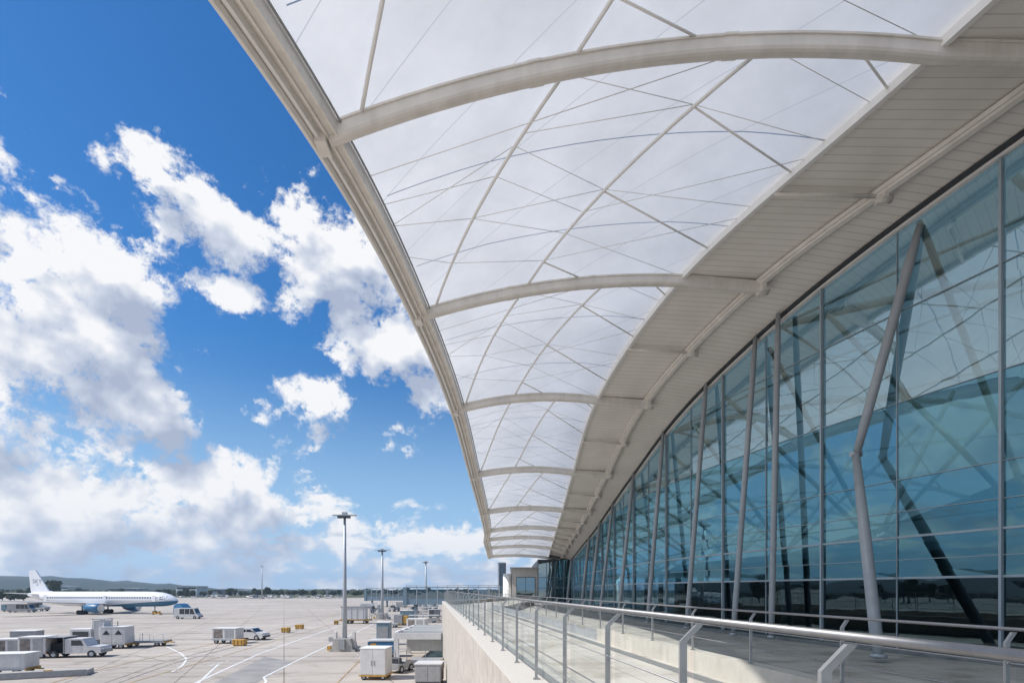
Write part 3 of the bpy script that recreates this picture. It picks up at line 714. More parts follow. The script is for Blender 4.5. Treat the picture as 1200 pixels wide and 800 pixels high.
fus=[(-21.5,.25,5.3),(-21,.5,5.2),(-18,1.05,4.85),(-14,1.7,4.4),(-10,1.98,4.1),(-6,2.05,fz),(12,2.05,fz),(15,2.03,fz),(17.5,1.9,3.98),(19.3,1.58,3.84),(20.6,1.12,3.68),(21.5,.55,3.52),(21.9,.12,3.47)]
body=MB().lathe(fus,28).build('fuselage',M['jet'],J)
ck=MB()
for s in (-1,1):
    for k in range(2):
        a=s*R(30+k*30); 
        def cp(x,an,dr=.02):
            for i in range(len(fus)-1):
                if fus[i][0]<=x<=fus[i+1][0]:
                    q=(x-fus[i][0])/(fus[i+1][0]-fus[i][0]); r=fus[i][1]+(fus[i+1][1]-fus[i][1])*q+dr; zc=fus[i][2]+(fus[i+1][2]-fus[i][2])*q
            return (x,r*math.sin(an),zc+r*math.cos(an))
        a1=a; a2=s*R(30+k*30+24)
        ck.quad(cp(19.75-k*.3,a1+s*R(10)),cp(19.75-k*.3,a2+s*R(4)),cp(18.6-k*.5,a2+s*R(2)),cp(18.6-k*.5,a1+s*R(4)))
ck.build('cockpit_window',M['winglass'],body)
for x in (16.8,-14.6,3.0):
    r=2.06 if x<10 else 1.99
    for s in (-1,1):
        MB().box(x,s*(r-.03 if x>-10 else 1.6),4.3,.85,.08,1.7).build('cabin_door',M['plane_white'],body)
def airfoil(pts_root,pts_tip,th_r,th_t):
    """root/tip: (x_lead,x_trail,y,z)"""
    rows=[]
    for (xl,xt,y,z),th in ((pts_root,th_r),(pts_tip,th_t)):
        ring=[]
        for q in (0,.06,.2,.45,.75,1): ring.append((xl+(xt-xl)*q,y,z+th*(.5*math.sin(math.pi*min(1,q*1.2+.0)**.6) if q<1 else 0)))
        for q in (.75,.45,.2,.06): ring.append((xl+(xt-xl)*q,y,z-th*.35*math.sin(math.pi*q**.6)))
        rows.append(ring)
    n=10; mb=MB(); mb.add(rows[0]+rows[1],[(k,(k+1)%n,n+(k+1)%n,n+k) for k in range(n)]+[tuple(range(n-1,-1,-1)),tuple(range(n,2*n))],False)
    return mb
for s in (-1,1):
    wg=airfoil((4.2,-3.6,s*1.2,2.75),(-9.3,-11.2,s*19.0,4.0),.85,.28).build('wing',M['wing'],J)
    en=MB().lathe([(5.6,1.02,1.75),(5.3,1.18,1.75),(4.2,1.27,1.75),(2.6,1.15,1.8),(1.4,.8,1.9)],22)
    en.v=[(x,y+s*5.7,z) for x,y,z in en.v]; e=en.build('engine',M['blue'],J)
    it=MB().lathe([(5.62,1.0,1.75),(5.66,1.03,1.75),(5.66,.84,1.75),(4.9,.78,1.75)],22); it.v=[(x,y+s*5.7,z) for x,y,z in it.v]; it.build('intake_ring',M['steel'],e)
    fn=MB().lathe([(5.0,.77,1.75),(5.02,.4,1.75),(5.3,.05,1.75)],18); fn.v=[(x,y+s*5.7,z) for x,y,z in fn.v]; fn.build('fan',M['dark'],e)
    MB().prism([(4.4,2.7),(1.6,2.6),(1.6,3.0),(3.6,3.1)],s*5.7-.15,s*5.7+.15).build('pylon',M['plane_white'],e)
    airfoil((-16.6,-19.6,s*.6,5.3),(-20.2,-21.6,s*6.2,5.75),.35,.14).build('tailplane',M['plane_white'],J)
    mg=MB().tube([(-1.6,s*3.7,2.4),(-1.6,s*3.7,.6)],.18,8).build('main_gear',M['galv'],J)
    for x in (-2.2,-1.0):
        for dy in (-.42,.42): MB().cyl((x,s*3.7+dy-.19,.56),(x,s*3.7+dy+.19,.56),.56,16).build('tyre',M['rubber'],mg)
ng=MB().tube([(15.4,0,2.2),(15.4,0,.5)],.13,8).build('nose_gear',M['galv'],J)
for dy in (-.26,.26): MB().cyl((15.4,dy-.14,.42),(15.4,dy+.14,.42),.42,14).build('tyre',M['rubber'],ng)
fin=MB().prism([(-13.2,5.9),(-15.2,6.35),(-19.0,12.0),(-21.0,12.0),(-20.3,5.6),(-16,5.2)],-.17,.17).build('tail_fin',M['plane_white'],J)
MB().prism([(-19.75,6.2),(-20.45,6.2),(-21.05,11.7),(-20.45,11.7)],-.185,.185).build('rudder',M['plane_white'],fin)
def text(body_,loc,rot,size,m,parent,name='lettering'):
    c=bpy.data.curves.new(name,'FONT'); c.body=body_; c.size=size; c.align_x='CENTER'; c.align_y='CENTER'; c.extrude=.004; c.materials.append(m)
    o=bpy.data.objects.new(name,c); COL.objects.link(o); o.location=loc; o.rotation_euler=rot; 
    bpy.context.view_layer.update(); me=bpy.data.meshes.new_from_object(o); COL.objects.unlink(o); bpy.data.objects.remove(o)
    o=bpy.data.objects.new(name,me); COL.objects.link(o); o.location=loc; o.rotation_euler=rot; o.parent=parent; return o
text('SKY',(-18.55,-.19,8.9),(R(90),0,0),1.6,M['bluegrey'],fin)
MB().add([(-18.9,-.182,8.0),(-18.5,-.182,7.75),(-18.1,-.182,8.0),(-18.5,-.182,8.15)],[(0,1,2,3)]).build('tail_mark',M['bluegrey'],fin)
# --- around the jet
p=G(221,724.5); 
v=car('van','white crew van with dark windows parked at the airliner nose','van' and (p.x,p.y,0),R(4),'van','white',5.6,2.1,2.55)
bl=thing('tow_tractor','blue aircraft tug with a long sloping bonnet just behind the white crew van','tug',(G(216,720).x-1.0,141,0),R(-20))
MB().prism([(-2.2,.5),(2.6,.5),(2.6,1.6),(.2,3.7),(-1.0,3.9),(-1.9,3.2),(-2.2,1.8)],-1.2,1.2).build('body',M['blue'],bl)
for x in (-1.4,1.4):
    for y in (-1.1,1.1): wheel(bl,x,y,.55,.4)
bl.scale=(1,1,.8)
p=G(26,717); car('van','grey minibus parked below the airliner wing tip','' or (p.x,p.y,0),R(8),'van','grey',6.8,2.2,2.6)
p=G(3,717); car('van','grey van at the left edge behind the minibus',(p.x-2.5,p.y+6,0),R(5),'van','bluegrey',5.6,2.1,2.3)
p=G(58,715)
gp=thing('cargo_loader','dark cargo loader standing under the airliner tail','loader',(p.x,p.y-4,0),R(3))
MB().box(0,0,.75,5.6,2.2,.7,0,.08).build('chassis',M['grey'],gp); MB().box(-1.0,0,1.95,3.2,2.0,1.6,0,.1).build('hopper',M['dark'],gp)
MB().prism([(.6,1.1),(3.4,1.1),(3.4,1.35),(.6,2.2)],-.6,.6).build('ramp',M['galv'],gp)
for x in (-1.9,1.9):
    for y in (-1,1): wheel(gp,x,y,.45,.3)
p=G(187,719.5)
ch=thing('wheel_chock_stand','small yellow chock rack beside the airliner nose wheel','chock rack',(p.x,p.y-1,0))
MB().box(0,0,.3,2.6,.7,.25).build('base',M['yellow'],ch); MB().prism([(-1.0,.43),(-.2,.43),(-.6,1.0)],-.3,.3).build('chock',M['yellow'],ch); MB().prism([(.2,.43),(1.0,.43),(.6,.95)],-.3,.3).build('chock',M['yellow'],ch)
for x in (-1,1): wheel(ch,x,0,.18,.7)
# --- gear on the left
p=G(14,790); cart_box('baggage_cart','white closed baggage trailer at the lower left edge',(p.x-.4,p.y,0),R(12),3.6,1.8,1.15,'white',False,False)
p=G(38,771); cart_box('baggage_cart','curtain sided white cart directly behind the open box truck',(p.x,p.y+.6,0),R(10),2.5,1.8,1.55,'white',False,'curtain')
p=G(4,771); cart_box('baggage_cart','curtain sided white cart at the left edge, last of the row',(p.x,p.y+.9,0),R(17),2.3,1.8,1.3,'white',False,'curtain')
p=G(5,762); cart_box('baggage_cart','grey box cart half out of the left edge',(p.x-.6,p.y+3.4,0),R(14),2.6,1.8,1.4,'grey',False,False)
p=G(92,769)
tk=thing('box_truck','white service pickup with an open dark box body','truck',(p.x,p.y,0),R(9))
MB().prism([(-.7,.45),(2.6,.45),(2.6,.95),(2.5,1.12),(1.35,1.2),(.9,1.95),(-.7,1.95)],-.95,.95).build('cab',M['white'],tk)
MB().box(-1.68,.97,1.28,1.9,.05,1.6).box(-2.6,0,1.28,.05,1.98,1.6).box(-.76,0,1.28,.05,1.98,1.6).box(-1.68,0,.5,1.9,2.0,.06).box(-1.68,.2,1.0,1.2,1.2,.9).build('box_body',M['black'],tk)  # box walls coloured near-black for the shade inside
m=MB(); m.box(-1.68,0,2.11,2.0,2.06,.06); m.box(-2.64,-1.0,1.28,.07,.07,1.6); m.box(-.74,-1.02,1.28,.06,.06,1.6)
m.build('box_frame',M['grey'],tk)
MB().add([(-.1,-.957,1.25),(1.05,-.957,1.25),(.78,-.957,1.8),(-.1,-.957,1.8)],[(0,1,2,3)]).build('side_window',M['winglass'],tk)
MB().box(.35,-.955,.85,.9,.02,.7).build('door',M['white'],tk)
for x in (-1.7,1.75):
    for y in (-.85,.85): wheel(tk,x,y,.38,.25)
MB().box(2.66,0,.6,.14,1.8,.25).build('bumper',M['grey'],tk)
for y in (-.65,.65): MB().box(2.62,y,.88,.06,.28,.16).build('headlight',M['steel_light'],tk)
p=G(92,761)
st=thing('service_stand','white access stand with a railed platform beside the open box truck','access stand',(p.x,p.y+1.6,0),R(6))
MB().box(-.5,0,1.35,2.3,1.6,2.1,0,.05).build('cabinet',M['white'],st)
MB().box(-.5,-.81,1.7,1.7,.03,.7).build('window',M['winglass'],st)
for x in (.75,2.0):
    for y in (-.7,.7): MB().tube([(x,y,.3),(x,y,3.5)],.05,6).build('mast',M['galv'],st)
MB().box(1.38,0,3.5,1.4,1.6,.08).build('platform',M['galv'],st); MB().box(1.38,0,2.2,1.1,1.3,2.2).build('tank',M['white'],st)
MB().box(0.3,0,.4,4.0,1.5,.2).build('chassis',M['grey'],st)
for x in (-1.1,1.5):
    for y in (-.7,.7): wheel(st,x,y,.3,.2)
p=G(130,760); ct=cart_box('catering_cart','tall white box cart with two dark emblems on its doors',(p.x,p.y+1,0),R(8),2.7,2.0,1.95,'white',False,True)
MB().tube([(-.2,.4,2.6),(-.2,.4,3.2)],.04,6).build('aerial',M['dark'],ct)
p=G(168,757)
fb=cart_box('flatbed_dolly','long low flatbed dolly with rail hoops standing empty',(p.x,p.y+.6,0),R(9),4.8,1.9,1.2,'white',True,False,None,'dolly')
for x in (-1.5,.2,1.7):
    MB().tube([(x-.55,-.85,.7),(x-.55,-.85,1.5),(x+.55,-.85,1.5),(x+.55,-.85,.7)],.035,6).build('rail_hoop',M['steel_light'],fb)
p=G(58,794)
sl=thing('concrete_barrier','long low concrete kerb platform lying on the apron at lower left','barrier',(p.x-2.4,p.y+.3,0),R(24))
MB().box(0,0,.2,8.6,1.9,.4,0,.04).build('slab',M['concrete'],sl)
MB().box(0,-.99,.27,8.7,.08,.5).build('kerb',M['grey'],sl)
for x in (-2,1.5): MB().box(x,.2,.43,.5,.3,.06).build('lifting_plate',M['yellow'],sl)
# --- middle group
p=G(262,754); cart_box('baggage_cart','white baggage cart coupled behind the parked pale estate car',(p.x,p.y+1,0),R(-4),3.3,1.8,1.35,'white',False,'curtain')
p=G(295,749); car('estate_car','pale silver estate car parked on the open apron',(p.x,p.y,0),R(-6),'suv','white',4.3,1.8,1.65,'car')
def crate(label,loc,rz,L=1.5,W=.8,H=.7):
    t=thing('chock_crate',label,'crate',loc,rz,'yellow crates on the apron')
    MB().box(0,0,.1+H/2,L,W,H,0,.03).build('body',M['yellow'],t)
    m=MB()
    for x in (-L*.33,0,L*.33): m.box(x,-W/2-.012,.1+H/2,.07,.02,H*.8)
    m.build('grille',M['dark'],t)
    for x in (-L*.35,L*.35): MB().box(x,0,.05,.16,W*.9,.1).build('foot',M['dark'],t)
    return t
p=G(281,756); crate('yellow crate on the ground in front of the pale estate car',(p.x,p.y,0),R(-5),1.5)
p=G(335,740.5); crate('smaller of two lone yellow crates, nearer the pale estate car',(p.x,p.y,0),R(-4),1.25)
p=G(351,736.5); crate('lone yellow crate on open concrete, farther of the pair',(p.x,p.y,0),R(-4),1.3)
p=G(394,731); crate('tiny yellow crate beside the long white container trailer',(p.x,p.y,0),0,.7,.7,.7)
p=G(415,730.5)
cn=thing('container_trailer','long white container trailer standing behind the tallest light mast','trailer',(p.x,p.y+1.2,0),R(4))
MB().box(-.3,0,2.15,4.9,2.2,2.5,0,.05).build('body',M['white'],cn); MB().box(.2,0,3.45,6.0,2.4,.14).build('roof',M['grey'],cn)
m=MB()
for x in (-1.9,-.7,.5,1.7): m.box(x,-1.12,2.15,.06,.05,2.4)
m.build('frame',M['galv'],cn)
for y in (-1.05,1.05): MB().tube([(3.0,y,.5),(3.0,y,3.4)],.06,6).build('post',M['galv'],cn)
MB().box(0,0,.75,6.2,2.1,.25).build('chassis',M['yellow'],cn)
for x in (-2,-1,2):
    for y in (-.95,.95): wheel(cn,x,y,.36,.25)
# --- light masts
def mast(label,uv,top_v,r,basew,heads,group):
    p=G(*uv); H=CZ+(690-top_v)/600*p.y
    t=thing('light_mast',label,'light mast',(p.x,p.y,0),0,group)
    if basew:
        b=MB().prism([(-basew*.62,.0),(basew*.62,.0),(basew*.62,.22),(basew*.5,.26),(basew*.40,1.45),(-basew*.40,1.45),(-basew*.5,.26),(-basew*.62,.22)],-basew*.42,basew*.42).build('base',M['concrete'],t)
        MB().box(0,-basew*.44,.85,basew*.3,.3,1.1).build('cabinet',M['grey'],b)
        for x in (-.45,.45): MB().box(x*basew,0,1.15,.3,.5,2.0).build('guard_post',M['steel'],b)
        for x in (-.7,.7): MB().box(x*basew,-.3,.35,.35,.5,.5).build('kerb_block',M['yellow'] if x<0 else M['grey'],b)
        MB().box(-basew*.62,.2,1.3,.7,.6,.5).build('sign_box',M['grey'],b)
    MB().tube([(0,0,.1),(0,0,H*.5),(0,0,H)],r,14,True,[r*1.15,r*.85,r*.55]).build('pole',M['galv'],t)
    MB().box(0,0,H-.05,heads*.9,.5,.12).build('head_frame',M['galv'],t)
    for k in range(heads):
        x=(k-(heads-1)/2)*.85/heads*heads*.45*2/heads if heads>1 else 0
        x=(k-(heads-1)/2)*(.9*heads/heads)*.55
        MB().box(x,-.25,H-.28,.4,.42,.26).build('floodlight',M['dark'],t)
    MB().box(0,0,H+.15,.5,.5,.3).build('cap',M['galv'],t)
    return t
mg_='light masts on the apron'
mast('tallest light mast on a big concrete block base',(404,762),603,.24,2.35,3,mg_)
mast('light mast standing behind the long white container trailer',(448,725),644,.33,2.6,4,mg_)
mast('light mast beside the glass walled passenger bridge',(499,716),658,.36,2.4,3,mg_)
mast('far light mast standing alone on the empty apron',(307,701.2),663,.42,2.2,2,mg_)
# --- gear near the parapet
p=G(437,797)
cc_=thing('container_cart','tall white two door container on a yellow cart near the parapet','container',(p.x,p.y+1.0,0),R(-3))
MB().box(0,0,1.42,2.0,1.8,2.0,0,.04).build('body',M['white'],cc_)
for x in (-.49,.49):
    d=MB().box(x,-.912,1.42,.95,.03,1.9).build('door',M['white'],cc_); MB().box(x-.38*(1 if x<0 else -1)*-1,-.94,1.35,.05,.05,.4).build('handle',M['grey'],d)
MB().box(0,0,2.45,2.06,1.86,.06).build('roof',M['steel_light'],cc_)
MB().box(0,0,.36,2.15,1.85,.12).build('chassis',M['yellow'],cc_)
for x in (-.75,.75):
    for y in (-.7,.7): wheel(cc_,x,y,.2,.14)
p=G(466,789)
tg=thing('baggage_tug','small grey baggage tug behind the white two door container','tug',(p.x-.1,p.y+1.2,0),R(70))
MB().prism([(-1.2,.3),(1.2,.3),(1.2,.85),(.3,1.0),(-.1,1.0),(-.3,.75),(-1.2,.8)],-.65,.65).build('body',M['grey'],tg)
MB().box(-.55,0,1.0,.5,.9,.5,0,.06).build('seat',M['dark'],tg)
for y in (-.55,.55): MB().tube([(.3,y,.95),(.15,y,1.8),(-.9,y,1.8),(-1.0,y,.8)],.035,6).build('roll_bar',M['galv'],tg)
for x in (-.75,.75):
    for y in (-.6,.6): wheel(tg,x,y,.32,.2)
p=G(447,770)
gu=thing('ground_power_unit','blue ground power unit with a white slatted lid beside the white shelter','power unit',(p.x,p.y+1,0),R(2))
MB().box(0,0,1.0,2.6,1.5,1.3,0,.06).build('body',M['blue'],gu); MB().box(0,0,1.72,2.75,1.6,.16,0,.04).build('lid',M['white'],gu)
MB().box(-.9,-.77,1.0,.6,.04,.9).build('panel',M['yellow'],gu); MB().box(0,0,.32,2.8,1.5,.12).build('chassis',M['yellow'],gu)
MB().box(-1.5,0,1.0,.08,1.4,1.2).build('guard',M['galv'],gu)
for x in (-.9,.9):
    for y in (-.6,.6): wheel(gu,x,y,.25,.16)
p=G(455,752)
gb=thing('equipment_cabinet','blue grey ribbed cabinet behind the blue ground power unit','cabinet',(p.x+.2,p.y-3,0))
MB().box(0,0,1.45,1.6,1.4,2.7,0,.04).build('body',M['bluegrey'],gb); MB().box(0,0,2.85,1.75,1.55,.1).build('roof',M['steel_light'],gb); MB().box(0,-.72,1.3,1.3,.04,2.0).build('door',M['grey'],gb)
# shelter against the wall
sh=thing('baggage_shelter','white framed baggage shelter with a glazed roof against the parapet wall','shelter',(-9.2,51,0))
def SB(u0,u1,v0,v1,y): 
    return ((u0-600)/600*y,(u1-600)/600*y,CZ+(690-v1)/600*y,CZ+(690-v0)/600*y)
x0,x1,z0,z1=SB(462,517,741,748.5,50)
MB().box((x0+x1)/2,50,(z0+z1)/2,x1-x0,.4,z1-z0).build('lintel',M['white'],sh,True)
for x in (x0+.22,): 
    for y in (50.0,56.0): MB().box(x,y,z0/2,.44,.38,z0-.004).build('leg',M['white'],sh,True)
px0=(477-600)/600*51.4; pz=CZ-72/600*51.4
MB().box((px0+x1)/2,51.4,(pz+z1-.4)/2,x1-px0-.06,.25,z1-.4-pz).build('hanging_panel',M['beige'],sh,True)
MB().box((x0+x1)/2,59.4,z1/2-.3,x1-x0-.5,.2,z1-.7).build('shade_wall',M['black'],sh,True)  # black sheet added in place of the shade under the shelter roof
rf=MB(); rf.box(x0+.1,55,z1-.05,.3,9.4,.3); 
for y in (52.4,55,57.5,59.7): rf.box((x0+x1)/2,y,z1-.02,x1-x0,.3,.24)
rf.build('roof_frame',M['steel_light'],sh,True)
MB().box((x0+x1)/2,55,z1-.25,x1-x0-.3,9,.05).build('roof_glazing',M['bridgeglass'],sh,True)
p=G(500,783); cart_box('flatbed_dolly','grey flatbed dolly parked in front of the white framed shelter',(p.x-.2,p.y+1.2,0),R(2),2.9,1.7,1.0,'grey',True,False,None,'dolly')
p=Vector((-6.0,38.4,0))
cb=thing('equipment_box','low grey two door box standing against the parapet wall','equipment box',(-6.15,38.2,0))
MB().box(0,0,.85,1.9,1.7,1.25,0,.04).build('body',M['grey'],cb); MB().box(0,0,1.53,2.0,1.8,.1).build('lid',M['white'],cb)
for x in (-.46,.46): MB().box(x,-.86,.85,.86,.03,1.1).build('door',M['grey'],cb)
for x in (-.8,.8): MB().box(x,0,.11,.2,1.5,.22).build('foot',M['dark'],cb)
# clutter beyond the shelter
p=G(470,733); gs=thing('generator','grey generator set with a yellow end beyond the white shelter','generator',(p.x-.5,p.y+2,0),R(2))
MB().box(-.4,0,1.2,1.7,1.5,1.8,0,.06).build('body',M['grey'],gs); MB().box(1.0,0,1.1,.9,1.3,1.5,0,.05).build('engine_cover',M['yellow'],gs); MB().box(0,0,.25,3.2,1.5,.2).build('chassis',M['dark'],gs)
for k,(u,vb,L_,lab) in enumerate(((497,729,6.5,'long pale dolly train bed nearest the white shelter'),(495,722,8.5,'long pale dolly bed beyond the grey generator'),(502,717,9.5,'farthest long pale dolly bed beside the parapet'))):
    p=G(u,vb); d=cart_box('flatbed_dolly',lab,(p.x,p.y,0),R(1),L_,2.0,1.0,'white',True,False,None,'dolly')
    MB().box(0,0,1.55,L_*.96,2.0,.12).build('upper_deck',M['white'],d)
    for x in (-L_*.46,0,L_*.46): MB().box(x,-.95,1.1,.12,.1,.85).build('post',M['galv'],d)
for k,(u,vb,lab) in enumerate(((441,718,'small dark tug behind the second light mast'),(462,716,'dark tug parked left of the passenger bridge'),(484,718,'brown grey tug in the crowd below the passenger bridge'),(507,713,'pale tug below the passenger bridge near the parapet'))):
    p=G(u,vb); t=dup(tg,(p.x,p.y,0),R(20+k*50),lab,(1.5,1.5,1.6))
for k,(u,vb,L_,pt,op,lab) in enumerate(((488,740,3.2,'white',False,'white box cart just behind the glazed shelter roof'),(476,726,3.0,'bluegrey',False,'blue grey box cart beyond the grey generator set'),(508,724,2.8,'grey',False,'grey box cart close to the parapet beyond the white shelter'),(455,735,3.4,'white',True,'short open dolly left of the grey generator set'),(490,712.5,4.2,'white',False,'pale box cart under the passenger bridge beside the third light mast'),(470,711.5,4.0,'grey',False,'grey box cart under the left end of the passenger bridge'),(430,714,4.5,'bluegrey',False,'blue grey box cart beyond the long white container trailer'))):
    p=G(u,vb); cart_box('flatbed_dolly' if op else 'baggage_cart',lab,(p.x,p.y+1,0),R((k*37)%25-10),L_,1.9,1.5,pt,op,False if k%2 else 'curtain',None,'dolly' if op else 'baggage cart')
p=G(438,722); ub=thing('canopy_stand','small open frame shelter behind the second light mast','shelter',(p.x-2,p.y+4,0))
MB().box(0,0,2.9,5,2,.2).build('roof',M['white'],ub)
for x in (-2.3,2.3): MB().box(x,0,1.4,.2,1.8,2.8).build('leg',M['galv'],ub)
# passenger bridges
def bridge(name,label,x0,x1,y,zb,zt,n,sup):
    t=thing(name,label,'bridge',((x0+x1)/2,y,0))
    h=zt-zb
    MB().box((x0+x1)/2,y,zb+h*.15,x1-x0,3,h*.3).build('deck_beam',M['bluegrey'],t,True)
    MB().box((x0+x1)/2,y,zt-.35,x1-x0,3.1,.2).build('roof',M['bluegrey'],t,True)
    MB().box((x0+x1)/2,y+1.2,(zb+zt)/2,x1-x0-.2,.06,h*.55).build('window',M['bridgeglass'],t,True)
    MB().box((x0+x1)/2,y-1.42,(zb+zt)/2,x1-x0-.2,.06,h*.62).build('window',M['bridgeglass'],t,True)
    for k in range(n+1):
        x=x0+(x1-x0)*k/n; MB().box(x,y-1.46,zb+h*.5,.16,.14,h).build('post',M['galv'],t,True)
    MB().tube([(x0,y-1.45,zt+.05),(x1,y-1.45,zt+.05)],.06,6).build('handrail',M['inox'],t,True)
    for x in sup: MB().tube([(x,y,0),(x,y,zb)],.4,12).build('support',M['galv'],t,True)
    MB().box(x0-.3,y,zb+h*.45,.8,3.3,h*.95).build('end_frame',M['bluegrey'],t,True)
    return t
bridge('passenger_bridge','glass walled blue grey passenger bridge joining the terminal end',-22.8,-.5,112,3.7,7.75,10,(-21,-12,-3))
bridge('passenger_bridge','farther glass passenger bridge standing alone over the apron',-58,-41,205,2.5,7.6,8,(-56,-50,-43))
# ------------------------------------------------------------------ horizon: halls, cars, trees, hills
def hall(label,u,v0,v1,w,y,m='far_white',group='low buildings beyond the apron'):
    x=(u-600)/600*y; H=CZ+(690-v0)/600*y; W=w/600*y; D=18
    t=thing('airport_hall',label,'building',(x,y,0),0,group)
    MB().box(0,0,H/2,W,D,H).build('wall',M[m],t)
    MB().prism([(-W/2-.6,H+.002),(W/2+.6,H+.002),(W/2+.6,H+.5),(0,H+1.2),(-W/2-.6,H+.5)],-D/2-.6,D/2+.6).build('roof',M['far_roof'],t)
    for k in range(3):
        MB().box((k-1)*W*.3,-D/2-.02,H*.35,W*.2,.06,H*.6).build('door',M['bluegrey'],t)
    MB().box(0,-D/2-.02,H*.82,W*.92,.05,H*.14).build('window',M['winglass'],t)
    return t
hall('widest white hall with a flat roof right of the airliner nose',225,687,698,24,520)
hall('pale hall behind the airliner tail fin',77,687,698,22,640)
hall('small pale hall left of the far light mast',285,691.5,697,16,640)
hall('long pale hall low on the horizon right of the far light mast',350,691.5,697,30,700)
hall('pale hall on the horizon left of the tallest light mast',392,691,697,13,620)
hall('grey hall half hidden behind the airliner fuselage',150,689.5,698,34,660,'far_roof')
hall('small grey hall between the white hall and the far light mast',258,690.5,697.5,12,560,'far_roof')
pc=car('parked_car','tiny parked car in the row of cars on the horizon',(-190,405,0),R(90),'suv','white',4.4,1.8,1.6,'car'); pc['group']='cars parked along the horizon'
pv=car('parked_van','tiny parked van in the row of vehicles on the horizon',(-180,408,0),R(0),'van','white',5.8,2.1,2.6,'van'); pv['group']='vans parked along the horizon'
for k in range(44):
    u=random.uniform(212,405); y=random.uniform(395,425)
    if abs(u-307)<4: continue
    dup(pc if k%3 else pv,((u-600)/600*y,y,0),random.choice((0,90,180,270))*math.pi/180+random.uniform(-.1,.1),None)
def tree_proto(seed,h,w,m,label):
    rnd=random.Random(seed)
    t=thing('tree',label,'tree',(0,0,-300),0,'trees along the far edge of the apron')
    MB().tube([(0,0,0),(.1,0,h*.25),(.0,.1,h*.55)],.3,8,True,[.38,.26,.12]).build('trunk',M['bark'],t)
    cr=MB(); cl=[]
    for k in range(16):
        a=rnd.uniform(0,6.28); q=rnd.random()**.6
        z=h*rnd.uniform(.32,.86); rr=w*.36*q*(1-.45*abs(z/h-.55)*2)
        cl.append((math.cos(a)*rr,math.sin(a)*rr,z,w*rnd.uniform(.12,.22)))
    for (x,y,z,r) in cl:
        for j in range(70):
            d=Vector((rnd.gauss(0,1),rnd.gauss(0,1),rnd.gauss(0,1))).normalized()*r*rnd.uniform(.55,1.12)
            c=Vector((x,y,z))+d; s=rnd.uniform(.28,.6)
            n1=Vector((rnd.gauss(0,1),rnd.gauss(0,1),rnd.gauss(0,1))).normalized(); n2=n1.orthogonal().normalized()*s; n3=n1.cross(n2).normalized()*s*.7
            cr.quad(c-n2-n3,c+n2-n3,c+n2*.8+n3,c-n2*.8+n3)
    cr.build('crown',M[m],t); return t
tp=[tree_proto(1,10,9,'leaf','dark rounded tree in the hedge line on the horizon'),tree_proto(2,7,9,'leaf','broad low bushy tree on the horizon'),tree_proto(3,8,7,'leaf2','dry olive coloured tree on the horizon')]
used=[False]*3
def put_tree(k,x,y,sc,label=None):
    if used[k]: o=copy_tree(tp[k])
    else: o=tp[k]; used[k]=True
    o.location=(x,y,0); o.rotation_euler=(0,0,random.uniform(0,6.28)); o.scale=(sc,sc,sc*random.uniform(.9,1.1))
    if label: o['label']=label
    return o
LB=[o['label'] for o in tp]
rt=random.Random(11)
spots=[]
for k in range(105):
    u=rt.uniform(-30,580); y=rt.uniform(445,560); spots.append((u,y,rt.choice((0,1,1,2)),rt.uniform(.5,.95)))
for u,y,k,sc in spots:
    if u<215: sc*=.95
    o=put_tree(k,(u-600)/600*y,y,sc); o['label']=LB[k]
for k in range(60):                               # left of the frame, seen mirrored in the glass
    a=rt.uniform(-165,-46); d=rt.uniform(330,460); o=put_tree(rt.choice((0,1,2)),math.sin(R(a))*d,math.cos(R(a))*d,rt.uniform(.8,1.6)); 
o=put_tree(0,(62-600)/600*400,400,1.52,'largest round dark tree rising behind the airliner fuselage near its tail'); o.pop('group',None) if 'group' in o else None
for u,y,sc,lab in ((3,300,.85,'dark bush at the left edge behind the airliner wing'),(17,290,.75,'brownish bush behind the airliner tailplane'),(28,310,.7,'low bush just left of the airliner tail fin')):
    o=put_tree(1,(u-600)/600*y,y,sc,lab); del o['group']
# hills
def hz(a):   # a: azimuth in degrees, height in metres of the ridge
    u=600+600*math.tan(R(a)) if -80<a<80 else -9999
    base=[(-400,52),(-100,47),(0,43),(60,45),(120,38),(200,24),(245,11),(345,4),(480,2),(1200,2)]
    if u<=-400: return 48+9*math.sin(a*.13)+6*math.sin(a*.41)
    for (a0,h0),(a1,h1) in zip(base[:-1],base[1:]):
        if a0<=u<=a1: return h0+(h1-h0)*(u-a0)/(a1-a0)
    return 3
rows=[]
for i in range(260):
    a=-175+i*(265/259)
    row=[]
    for k,(d,q) in enumerate(((900,-.02),(1150,.12),(1450,.35),(1750,.7),(2050,.97),(2300,1.0),(2700,.8),(3200,.3))):
        h=hz(a)*q*(1+.05*math.sin(i*1.7+k)+.05*math.sin(i*.63+k*2)) + (0 if k in(0,) else 3.2*math.sin(i*2.3+k*1.1)*q)
        sa,ca=math.sin(R(a)),math.cos(R(a)); row.append((sa*d,ca*d,max(-1,h) if k else -.5))
    rows.append(row)
tag(MB().grid(rows,True).build('hill',M['hill']),None,None,None,'structure')
wl=MB(); rw=random.Random(5)
